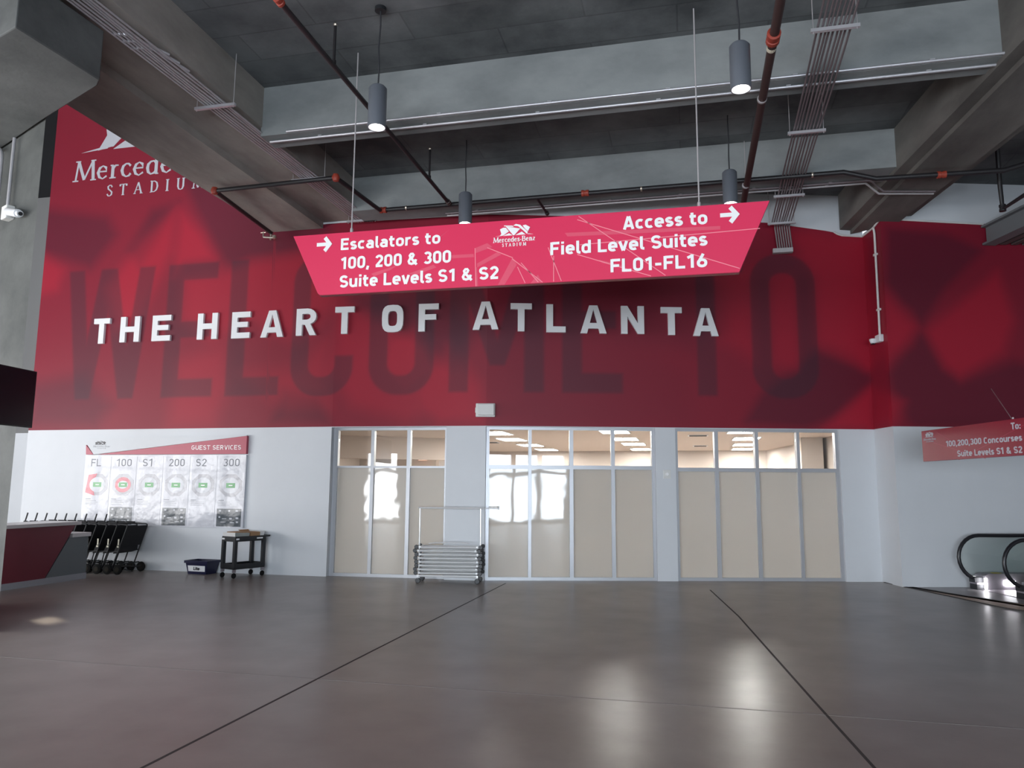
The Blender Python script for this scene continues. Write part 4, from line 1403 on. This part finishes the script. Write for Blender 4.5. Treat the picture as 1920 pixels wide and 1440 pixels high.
# ---------------------------------------------------------------- service counter
t = thing('service_counter', 'red and grey service counter with a pale top by the left column', 'counter', (-11.35, 11.0, 0))
cy = 11.0
D = -.72
MB().prism_x([(9.6 - cy, .11), (11.70 - cy, .11), (12.27 - cy, .96), (12.27 - cy, 1.03), (9.6 - cy, 1.03)], D, -.02, 'counter_red').build('body', t)
MB().prism_x([(9.6 - cy, .11), (11.69 - cy, .11), (12.29 - cy, 1.0), (12.29 - cy, 1.03), (9.6 - cy, 1.03)], -.02, 0, 'counter_red').build('red_panel', t)['label'] = 'dark red slanted front panel'
MB().prism_x([(11.72 - cy, .11), (12.66 - cy, .11), (12.66 - cy, .80), (12.19 - cy, .80)], D, -.008, 'counter_grey').build('grey_panel', t)['label'] = 'grey lower front panel'
MB().box(D + .05, .004, 9.6 - cy, 12.665 - cy, 0, .11, 'counter_plinth').build('plinth', t)
MB().box(D - .03, .03, 9.6 - cy, 12.42 - cy, 1.03, 1.092, 'counter_top').build('countertop', t, bevel=.006)
MB().box(D - .02, .025, 12.235 - cy, 12.69 - cy, .80, .875, 'counter_top').build('low_countertop', t, bevel=.006)

# ---------------------------------------------------------------- nested transport wheelchairs
def make_chair():
    t = thing('transport_wheelchair', '', 'wheelchair', (0, 0, 0), 0, 'black wheelchairs nested in a row behind the counter')
    for s in (-1, 1):
        fr = MB()
        fr.tube(bend([(-.02, s * .30, .12), (.27, s * .29, .98), (-.08, s * .25, 1.0), (-.36, s * .20, 1.0)], .05), .014, 'black_plastic', 8)
        fr.tube([(.16, s * .305, .11), (-.45, s * .18, .09)], .014, 'black_plastic', 8)
        fr.tube([(.09, s * .297, .45), (-.30, s * .215, .43), (-.40, s * .19, .10)], .012, 'black_plastic', 8)
        fr.build('side_frame', t, smooth=True)
        MB().box(-.20, -.02, s * .245 - .02, s * .245 + .02, 1.005, 1.03, 'black_fabric').build('armrest', t)
        rw = MB()
        rw.lathe([(.03, -.018), (.085, -.018), (.10, -.008), (.10, .008), (.085, .018), (.03, .018)], 'rubber', 20, (.14, s * .335, .10), 'y')
        w = rw.build('wheel', t, smooth=True)
        MB().lathe([(.0, -.024), (.05, -.022), (.05, .022), (0, .024)], 'wheel_hub', 14, (.14, s * .335, .10), 'y').build('hub', w)
        MB().lathe([(.0, -.014), (.05, -.014), (.055, 0), (.05, .014), (0, .014)], 'rubber', 16, (-.42, s * .17, .055), 'y').build('caster', t, smooth=True)
    MB().hexa([(.118, -.28, .55), (.138, -.28, .55), (.138, .28, .55), (.118, .28, .55)], [(.255, -.28, .955), (.275, -.28, .955), (.275, .28, .955), (.255, .28, .955)], 'black_fabric').build('backrest', t)
    MB().hexa([(-.06, -.26, .40), (.08, -.26, .44), (.08, .26, .44), (-.06, .26, .40)], [(.03, -.26, .60), (.10, -.26, .58), (.10, .26, .58), (.03, .26, .60)], 'black_fabric').build('seat', t)
    MB().tube([(-.38, -.2, 1.0), (-.325, -.2, 1.19)], .014, 'black_plastic', 8).tube([(-.40, -.2, 1.005), (-.33, -.2, 1.005)], .02, 'black_plastic', 8).build('push_handle', t)
    MB().box(.085, .115, -.318, -.312, .58, .70, 'cream_tag').box(.07, .115, -.318, -.312, .53, .565, 'cream_tag').build('tag', t)
    MB().tube([(-.40, -.17, .12), (-.40, .17, .12)], .012, 'black_plastic', 8).tube([(.12, -.29, .20), (.12, .29, .20)], .012, 'black_plastic', 8).build('cross_bar', t)
    MB().tube([(.15, -.15, .09), (.33, -.15, .055)], .012, 'black_plastic', 8).build('foot_lever', t)
    return t


ch = make_chair()
ORD = ['front black wheelchair of the nested row, nearest the blue tub', 'second black wheelchair from the front of the nested row, behind the one by the tub', 'third black wheelchair of the nested row, just past the counter end',
       'fourth black wheelchair of the nested row, mostly behind the counter end', 'fifth wheelchair of the nested row, its black handle rising over the counter', 'sixth wheelchair of the nested row, its black handle rising over the counter',
       'seventh wheelchair of the nested row, its black handle rising over the counter', 'eighth wheelchair of the nested row, its black handle rising over the counter', 'last wheelchair of the nested row, its handle leftmost over the counter']
for k in range(9):
    loc = (-11.35 - .245 * k, 13.66, 0)
    if k == 0:
        ch.location = loc
        ch['label'] = ORD[0]
    else:
        copy_thing(ch, loc, 0, ORD[k])

# ---------------------------------------------------------------- guest services boards
BX, BZ = -11.0, .92
t = thing('level_map_board', 'large glossy white board with six stadium level maps', 'board', (BX, 14.215, BZ))
MB().box(-12.95 - BX, -8.99 - BX, -.05, 0, 2.44 - 2.44, 2.43 - BZ, 'board_white').build('backing_panel', t)
NUM = ['FL', '100', 'S1', '200', 'S2', '300']
for k in range(6):
    x0 = -12.88 + .655 * k
    cx = x0 + .29
    p = MB().box(x0 - BX, x0 + .60 - BX, -.054, -.05, .02, 2.40 - BZ, 'board_strip').build('map_panel', t)
    n = NUM[k]
    wd = .40 if len(n) == 3 else .27
    din_line('level_number', n, x0 + .08 - BX, x0 + .08 + wd - BX, 2.185 - BZ, .165, 'ink_grey', -.054, .001, p, .13)
    oc = [(cx - BX + .285 * cos(pi / 8 + pi / 4 * j) * (1.0), 1.79 - BZ + .25 * sin(pi / 8 + pi / 4 * j)) for j in range(8)]
    mb = MB().prism_y(oc, -.0555, -.054, 'map_grey')
    if k == 0:
        mb.prism_y([(cx - BX - .30, 1.62 - BZ), (cx - BX - .05, 1.55 - BZ), (cx - BX - .12, 1.80 - BZ), (cx - BX - .02, 2.03 - BZ), (cx - BX - .24, 2.0 - BZ)], -.0562, -.0555, 'map_red')
    rr = [(cx - BX + .20 * cos(2 * pi * j / 20), 1.79 - BZ + .165 * sin(2 * pi * j / 20)) for j in range(20)]
    mb.prism_y(rr, -.0568, -.0555, 'map_red' if k == 1 else 'map_light')
    if k == 1:
        mb.prism_y([(cx - BX + .13 * cos(2 * pi * j / 20), 1.79 - BZ + .085 * sin(2 * pi * j / 20)) for j in range(20)], -.0572, -.0568, 'map_light')
    mb.prism_y([(cx - BX - .105, 1.74 - BZ), (cx - BX + .105, 1.74 - BZ), (cx - BX + .105, 1.84 - BZ), (cx - BX - .105, 1.84 - BZ)], -.058, -.0568, 'map_green')
    mb.prism_y([(cx - BX - .045, 1.78 - BZ), (cx - BX + .045, 1.78 - BZ), (cx - BX + .045, 1.80 - BZ), (cx - BX - .045, 1.80 - BZ)], -.0585, -.058, 'white_vinyl')
    mb.build('level_map', p)
    mb = MB()
    for r_ in range(4):
        mb.box(x0 + .02 - BX, x0 + (.15 if r_ == 0 else .34 - .05 * (r_ % 2)) - BX, -.0545, -.0535, 1.475 - .035 * r_ - BZ, 1.480 - .035 * r_ - BZ + (.006 if r_ == 0 else 0), 'ink_grey')
    mb.build('legend', p)
    if k in (1, 3, 5):
        mb = MB().box(x0 - .0 - BX, x0 + .57 - BX, -.0565, -.054, .945 - BZ, 1.31 - BZ, 'map_dark')
        for a_, b2, w2 in ((.05, 1.25, .05), (.27, 1.25, .04), (.44, 1.25, .06), (.05, 1.12, .04), (.13, 1.10, .10), (.30, 1.09, .06), (.45, 1.10, .06), (.10, 1.03, .12), (.32, 1.02, .1), (.46, 1.02, .05)):
            mb.box(x0 + a_ - BX, x0 + a_ + w2 - BX, -.0572, -.0565, b2 - BZ, b2 + (.035 if w2 < .061 else .012) - BZ, 'map_light')
        mb.build('key_panel', p)
t = thing('guest_services_header', 'slanted white and red header reading guest services above the map board', 'sign', (BX, 14.215, 2.445))
HZ = 2.445
MB().prism_y([(-13.05 - BX, 2.80 - HZ), (-12.745 - BX, .003), (-12.6 - BX, .012), (-9.0 - BX, 2.825 - HZ), (-9.0 - BX, 2.84 - HZ)], -.06, -.02, 'white_paint').build('white_plate', t)
MB().prism_y([(-12.62 - BX, .0), (-8.985 - BX, .0), (-8.985 - BX, 2.822 - HZ)], -.075, -.001, 'board_red').prism_y([(-12.97 - BX, 2.655 - HZ), (-12.95 - BX, 0), (-12.76 - BX, 0)], -.05, -.001, 'board_red').build('red_plate', t)
din_line('lettering', 'GUEST SERVICES', -10.29 - BX, -9.10 - BX, 2.536 - HZ, .095, 'white_vinyl', -.075, .004, t, .15)
mb = MB()
emblem(mb, -12.76 - BX, 2.655 - HZ, .34, 'ink_black', -.063, -.06, .55)
serif_line(mb, 'Mercedes-Benz', -12.77 - BX, -12.33 - BX, 2.605 - HZ, .035, 'ink_grey', -.061, -.06, thick=.12, thin=.06)
serif_line(mb, 'STADIUM', -12.66 - BX, -12.44 - BX, 2.57 - HZ, .02, 'ink_grey', -.061, -.06, gap=.5, thick=.12, thin=.06)
mb.build('crest', t)

# ---------------------------------------------------------------- blue tub
ang = atan2(13.794 - 13.845, -9.533 + 10.023)
t = thing('plastic_tub', 'dark blue plastic tub with a white label on the floor by the wall', 'tub', (-9.78, 13.83, 0), ang)
mb = MB()
w0, w1, d0, d1, H = .225, .275, .15, .19, .27
ring = lambda w, d, z, oy=.18: [(-w, oy - d, z), (w, oy - d, z), (w, oy + d, z), (-w, oy + d, z)]
R0, R1, R2, R3 = ring(w0, d0, 0), ring(w1, d1, H), ring(w1 - .012, d1 - .012, H), ring(w0 - .012, d0 - .012, .012)
vs = R0 + R1 + R2 + R3
fs = [(3, 2, 1, 0), (12, 13, 14, 15)]
for a in (0, 4, 8):
    for k in range(4):
        j = (k + 1) % 4
        fs.append((a + k, a + j, a + 4 + j, a + 4 + k))
mb.add(vs, fs, 'navy')
mb.build('body', t)
mb = MB()
for sx0, sx1, sy0, sy1 in ((-w1 - .015, w1 + .015, .18 - d1 - .015, .18 - d1 + .004), (-w1 - .015, w1 + .015, .18 + d1 - .004, .18 + d1 + .015), (-w1 - .015, -w1 + .004, .18 - d1, .18 + d1), (w1 - .004, w1 + .015, .18 - d1, .18 + d1)):
    mb.box(sx0, sx1, sy0, sy1, H - .05, H, 'navy')
mb.build('rim', t)
yl = lambda z: .18 - d0 - (d1 - d0) * z / H
MB().add([(-.205, yl(.055) - .003, .055), (.205, yl(.055) - .003, .055), (.215, yl(.17) - .003, .17), (-.215, yl(.17) - .003, .17), (-.205, yl(.055) - .0005, .055), (.205, yl(.055) - .0005, .055), (.215, yl(.17) - .0005, .17), (-.215, yl(.17) - .0005, .17)],
         [(0, 1, 2, 3), (7, 6, 5, 4), (0, 4, 5, 1), (1, 5, 6, 2), (2, 6, 7, 3), (3, 7, 4, 0)], 'paper').build('label', t)
tm = din_line('lettering', 'Lite', -.06, .09, .082, .066, 'ink_black', yl(.15) - .012, .003, t)

# ---------------------------------------------------------------- utility cart
ca = atan2(14.0 - 13.35, -8.35 + 8.6)
t = thing('utility_cart', 'black two-shelf utility cart on casters below the map board', 'cart', (-8.62, 13.36, 0), ca)
L, Wd = .72, .42    # x along the long side, y towards the wall side
for z0, z1 in ((.70, .80), (.17, .27)):
    mb = MB()
    mb.box(0, L, 0, Wd, z0, z0 + .02, 'black_plastic')
    for a, b_, c, d in ((0, L, 0, .02), (0, L, Wd - .02, Wd), (0, .02, 0, Wd), (L - .02, L, 0, Wd)):
        mb.box(a, b_, c, d, z0, z1, 'black_plastic')
    if z0 > .5:
        mb.box(L, L + .10, .0, .04, z1 - .03, z1, 'black_plastic').box(L, L + .10, Wd - .04, Wd, z1 - .03, z1, 'black_plastic').tube([(L + .09, 0, z1 - .01), (L + .09, Wd, z1 - .01)], .016, 'black_plastic', 8)
    mb.build('shelf', t, bevel=.004)
for x in (.0, L - .06):
    for y in (.0, Wd - .06):
        MB().box(x - .004, x + .064, y - .004, y + .064, .19, .78, 'black_plastic').build('leg', t, bevel=.006)
        c = MB()
        c.lathe([(.0, -.015), (.045, -.015), (.052, -.006), (.052, .006), (.045, .015), (0, .015)], 'rubber', 16, (x + .03, y + .03, .052), 'y')
        c.box(x + .0, x + .06, y + .01, y + .05, .11, .17, 'steel_skirt')
        c.build('caster', t, smooth=False)
mb = MB().box(.02, .09, -.006, -.002, .735, .765, 'paper').box(.50, .64, -.006, -.002, .74, .765, 'paper').box(-.006, -.002, .33, .41, .735, .765, 'paper')
mb.build('label', t)
Rz = Matrix.Rotation(ca, 4, 'Z')


def on_cart(x, y, z):
    p = Matrix.Translation((-8.62, 13.36, 0)) @ Rz @ Vector((x, y, z))
    return (p.x, p.y, p.z)


t = thing('cardboard_box', 'white open cardboard tray on the near end of the cart top', 'box', on_cart(.02, .035, .721), ca)
mb = MB()
mb.hexa([(.0, .0, 0), (.30, .0, 0), (.30, .34, 0), (.0, .34, 0)], [(-.03, -.03, .155), (.31, -.02, .14), (.31, .35, .14), (-.03, .36, .15)], 'card_white')
mb.build('tray', t)
MB().box(.03, .28, .03, .31, .14, .165, 'card_brown').build('contents', t)
MB().hexa([(.0, -.012, 0), (.30, -.012, 0), (.30, -.002, 0), (.0, -.002, 0)], [(-.03, -.042, .155), (.31, -.032, .14), (.31, -.022, .14), (-.03, -.032, .155)], 'card_grey').build('side_flap', t)
t = thing('cardboard_box', 'brown cardboard box on the cart top behind the white tray', 'box', on_cart(.36, .03, .721), ca)
MB().box(0, .22, -.02, .30, 0, .155, 'card_brown').build('carton', t)
MB().hexa([(.0, .30, .15), (.22, .30, .15), (.22, .31, .15), (.0, .31, .15)], [(-.04, .33, .19), (.2, .33, .19), (.2, .34, .19), (-.04, .34, .19)], 'card_brown').build('flap', t)
t = thing('plastic_bin', 'pale grey bin at the far end of the cart top', 'bin', on_cart(.60, .05, .721), ca)
MB().hexa([(.0, .0, 0), (.085, .0, 0), (.085, .28, 0), (.0, .28, 0)], [(-.01, -.02, .16), (.11, -.02, .16), (.11, .30, .16), (-.01, .30, .16)], 'card_white').build('bin_body', t)
t = thing('paper', 'white paper lying on the lower shelf of the cart', 'paper', on_cart(.06, .16, .1905), ca)
MB().hexa([(.0, .0, 0), (.22, .02, 0), (.24, .18, 0), (.02, .17, 0)], [(.0, .0, .06), (.22, .02, .004), (.24, .18, .004), (.02, .17, .05)], 'paper').build('sheet', t)

# ---------------------------------------------------------------- chrome garment racks
ra = atan2(13.942 - 13.786, -3.885 + 4.985)
GX, GY = -4.46, 14.02
t = thing('garment_rack', 'chrome rolling garment rack with its tall hanging frame, bottom of the stack', 'garment rack', (GX, GY, 0), ra)


def caster(mb, x, y, z, r=.05, ang=0.0):
    mb.lathe([(.0, -.014), (r * .8, -.014), (r, -.006), (r, .006), (r * .8, .014), (0, .014)], 'caster_black', 14, (x, y, z + r), 'y')


for y in (-.2, .2):
    MB().tube([(-.56, y, .135), (.56, y, .135)], .018, 'chrome', 10).build('base_rail', t)
for x in (-.56, .56):
    MB().tube([(x, -.22, .135), (x, .22, .135)], .02, 'chrome', 10).build('end_rail', t)
    for y in (-.2, .2):
        mb = MB()
        caster(mb, x, y, 0)
        mb.tube([(x, y, .09), (x, y, .14)], .012, 'chrome', 8)
        mb.build('caster', t)
    MB().tube([(x * 1.05, 0, .135), (x * 1.05, 0, 1.385)], .0135, 'chrome', 10).build('upright', t)
MB().tube([(-.62, 0, 1.39), (.62, 0, 1.39)], .0165, 'chrome', 10).build('hanging_bar', t)
MB().tube([(.60, 0, 1.39), (.93, 0, 1.39)], .008, 'chrome', 8).tube([(.93, 0, 1.37), (.93, 0, 1.42)], .012, 'chrome', 8).build('extension_rod', t)


def make_folded():
    t = thing('folded_garment_rack', '', 'garment rack', (0, 0, 0), 0, 'folded chrome garment racks in the stack')
    for y in (-.185, -.13, .13, .185):
        MB().tube([(-.55, y, .02), (.55, y, .02)], .0165, 'chrome', 10).build('tube', t)
    for x in (-.545, .545):
        MB().tube([(x, -.20, .026), (x, .20, .026)], .017, 'chrome', 10).build('end_bar', t)
        for y in (-.19, .19):
            s = 1 if x > 0 else -1
            mb = MB()
            mb.lathe([(.0, -.016), (.032, -.016), (.040, -.006), (.040, .006), (.032, .016), (0, .016)], 'caster_black', 14, (x + s * .065, y, .025), 'y')
            c = mb.build('caster', t)
            MB().tube([(x, y, .026), (x + s * .05, y, .026)], .013, 'chrome', 8).build('fork', c)
    return t


fo = make_folded()
NO = ['lowest', 'second lowest', 'third lowest', 'fourth lowest', 'fourth highest', 'third highest', 'second highest', 'topmost']
for k in range(8):
    dx = [.0, -.01, .012, .008, -.006, .01, -.02, .004][k]
    p = Matrix.Translation((GX, GY, 0)) @ Matrix.Rotation(ra, 4, 'Z') @ Vector((dx, 0, .165 + .068 * k))
    lab = '%s folded chrome garment rack in the stack between the left and middle windows' % NO[k]
    if k == 0:
        place(fo, p, ra)
        fo['label'] = lab
    else:
        copy_thing(fo, p, ra + radians([0, .8, -.6, .5, -.9, .4, -.5, .7][k]), lab)
p = Matrix.Translation((GX, GY, 0)) @ Matrix.Rotation(ra, 4, 'Z') @ Vector((0, -.05, .708))
t = thing('hanging_rod', 'bent chrome rod lying across the top of the folded rack stack', 'rod', p, ra)
MB().tube([(-.40, -.02, .012), (-.28, 0, .03), (.30, .02, .03), (.38, .04, .012)], .010, 'chrome', 8).build('rod', t)

# ---------------------------------------------------------------- sign at the escalator
t = thing('hanging_sign', 'smaller dark red hanging sign to the concourses, above the escalator', 'sign', (3.86, 14.0, 2.27), atan2(-.953, .303))
MB().prism_y([(0, .0), (2.46, .015), (2.46, .535), (0, .51)], 0, .07, 'sign_dim').build('panel', t, bevel=.004)
Z0 = 2.27
din_line('lettering', 'To:', 2.064, 2.25, 2.655 - Z0, .095, 'logo_paint', 0, .004, t)
din_line('lettering', '100,200,300 Concourses', .62, 2.258, 2.487 - Z0, .092, 'logo_paint', 0, .004, t)
din_line('lettering', 'Suite Levels S1 & S2', .877, 2.245, 2.318 - Z0, .095, 'logo_paint', 0, .004, t)
mb = MB()
emblem(mb, .08, 2.665 - Z0, .26, 'logo_paint', -.003, 0, .75)
serif_line(mb, 'Mercedes-Benz', .05, .38, 2.618 - Z0, .035, 'logo_paint', -.003, 0, thick=.16, thin=.08)
serif_line(mb, 'STADIUM', .12, .31, 2.585 - Z0, .02, 'logo_paint', -.003, 0, gap=.5, thick=.16, thin=.08)
mb.build('crest', t)
mb = MB()
for x0, z0, x1, z1 in ((.40, .47, .95, .20), (.9, .0, 2.3, .43), (.3, .3, 1.5, .0)):
    L = hypot(x1 - x0, z1 - z0)
    nx, nz = -(z1 - z0) / L * .004, (x1 - x0) / L * .004
    MB().prism_y([(x0 + nx, z0 + nz), (x1 + nx, z1 + nz), (x1 - nx, z1 - nz), (x0 - nx, z0 - nz)], -.0015, .001, 'board_red').build('printed_line', t)
Mi = (Matrix.Translation((3.86, 14.0, 2.27)) @ Matrix.Rotation(atan2(-.953, .303), 4, 'Z')).inverted()
e1 = Mi @ (wall_frame(4) @ Vector((2.0, -.01, 3.75)))
MB().tube([(2.07, .035, .51), tuple(e1)], .006, 'pale_conduit', 6).lathe([(.015, 0), (.012, .06)], 'pale_conduit', 8, (2.07, .035, .50)).build('stay_cable', t)

# ---------------------------------------------------------------- escalator
t = thing('escalator', 'foot of an escalator with black handrails and glass sides, at the right', 'escalator')
t.matrix_world = wall_frame(4)


def rail_path(y):
    c, r, cx = .57, .40, 1.32
    pts = [(cx + .12, y, .17)]
    for k in range(15):
        a = radians(-90 - 180 * k / 14)
        pts.append((cx + r * cos(a) * 1.0, y, c + r * sin(a)))
    pts += [(1.9, y, .97), (2.5, y, .975), (2.8, y, 1.06), (5.6, y, 2.68)]
    return pts


for y in (-.30, -1.50):
    MB().tube(rail_path(y), .034, 'handrail', 10).build('handrail', t, smooth=True)
    P = rail_path(y)
    g = MB()
    poly = [(x, z) for x, _, z in P[1:]]
    poly = [(x, z) for x, z in poly] + [(5.6, 1.9), (2.9, .30), (2.5, .28), (1.32, .28)]
    g.prism_y(poly, y - .006, y + .006, 'glass')
    g.build('balustrade_glass', t)
    s = MB()
    for ys in ((-.14, .14),):
        s.prism_y([(1.30, 0), (2.6, 0), (5.6, 1.75), (5.6, 2.0), (2.8, .36), (2.5, .29), (1.36, .29), (1.30, .26)], y + ys[0], y + ys[1], 'steel_skirt')
    s.build('skirt', t)
    n = MB()
    n.box(1.16, 1.30, y - .10, y + .10, 0.0, .10, 'black_plastic').box(1.16, 1.30, y - .10, y + .10, .10, .13, 'steel_skirt').box(1.14, 1.32, y - .08, y + .08, .13, .22, 'black_plastic')
    n.build('newel_end', t)
    MB().prism_y([(1.48, .30), (1.62, .30), (1.62, .305), (1.48, .305)], y - .13, y - .02, 'sticker_yellow').build('warning_sticker', t)
st = MB()
st.box(1.2, 2.3, -1.36, -.44, 0.0, .012, 'steel_skirt')
for k in range(9):
    st.box(2.3 + .34 * k, 2.3 + .34 * k + .40, -1.36, -.44, .0 + max(0, k - 1) * .19, .02 + max(0, k - 1) * .19, 'deck_steel')
st.build('step', t)
MB().box(1.66, 1.84, -.47, -.445, .08, .17, 'comb_glow').build('comb_light', t)
MB().box(1.27, 1.305, -.48, -.44, .03, .22, 'comb_glow').build('end_light', t)

# ---------------------------------------------------------------- right ceiling corner: corrugated deck and drain
mb = MB()
A, B, Cc, Dd = Vector((5.93, 16.25)), Vector((6.9, 13.0)), Vector((10.8, 13.6)), Vector((9.0, 17.1))
mb.prism_z([tuple(A), tuple(B), tuple(Cc), tuple(Dd)], 6.72, 6.9, 'deck_steel')
for k in range(14):
    f = k / 14
    a, b_ = A.lerp(Dd, f), B.lerp(Cc, f)
    a2, b2 = A.lerp(Dd, f + .04), B.lerp(Cc, f + .04)
    mb.prism_z([tuple(a), tuple(b_), tuple(b2), tuple(a2)], 6.64, 6.72, 'deck_steel')
o = struct(mb.build('ceiling_deck'))
mb = MB()
d = (B - A).normalized()
nrm = Vector((-d.y, d.x)) * .06
for z0, z1, w in ((6.62, 6.66, 2.2), (6.66, 6.98, .6), (6.98, 7.02, 2.2)):
    mb.prism_z([tuple(A + nrm * w), tuple(B + nrm * w), tuple(B - nrm * w), tuple(A - nrm * w)], z0, z1, 'beam_steel')
struct(mb.build('steel_beam'))
t = pipe_thing('drain_pipe', 'black drain pipe dropping and bending at the upper right corner', 'pipe',
               [(5.44, 14.2, 7.9), (5.47, 14.3, 7.1), (5.50, 14.35, 6.70), (5.76, 13.6, 6.80), (6.1, 12.6, 6.86)], .038, 'black_pipe', [((5.50, 14.35, 6.72), 'z', 'black_pipe')])
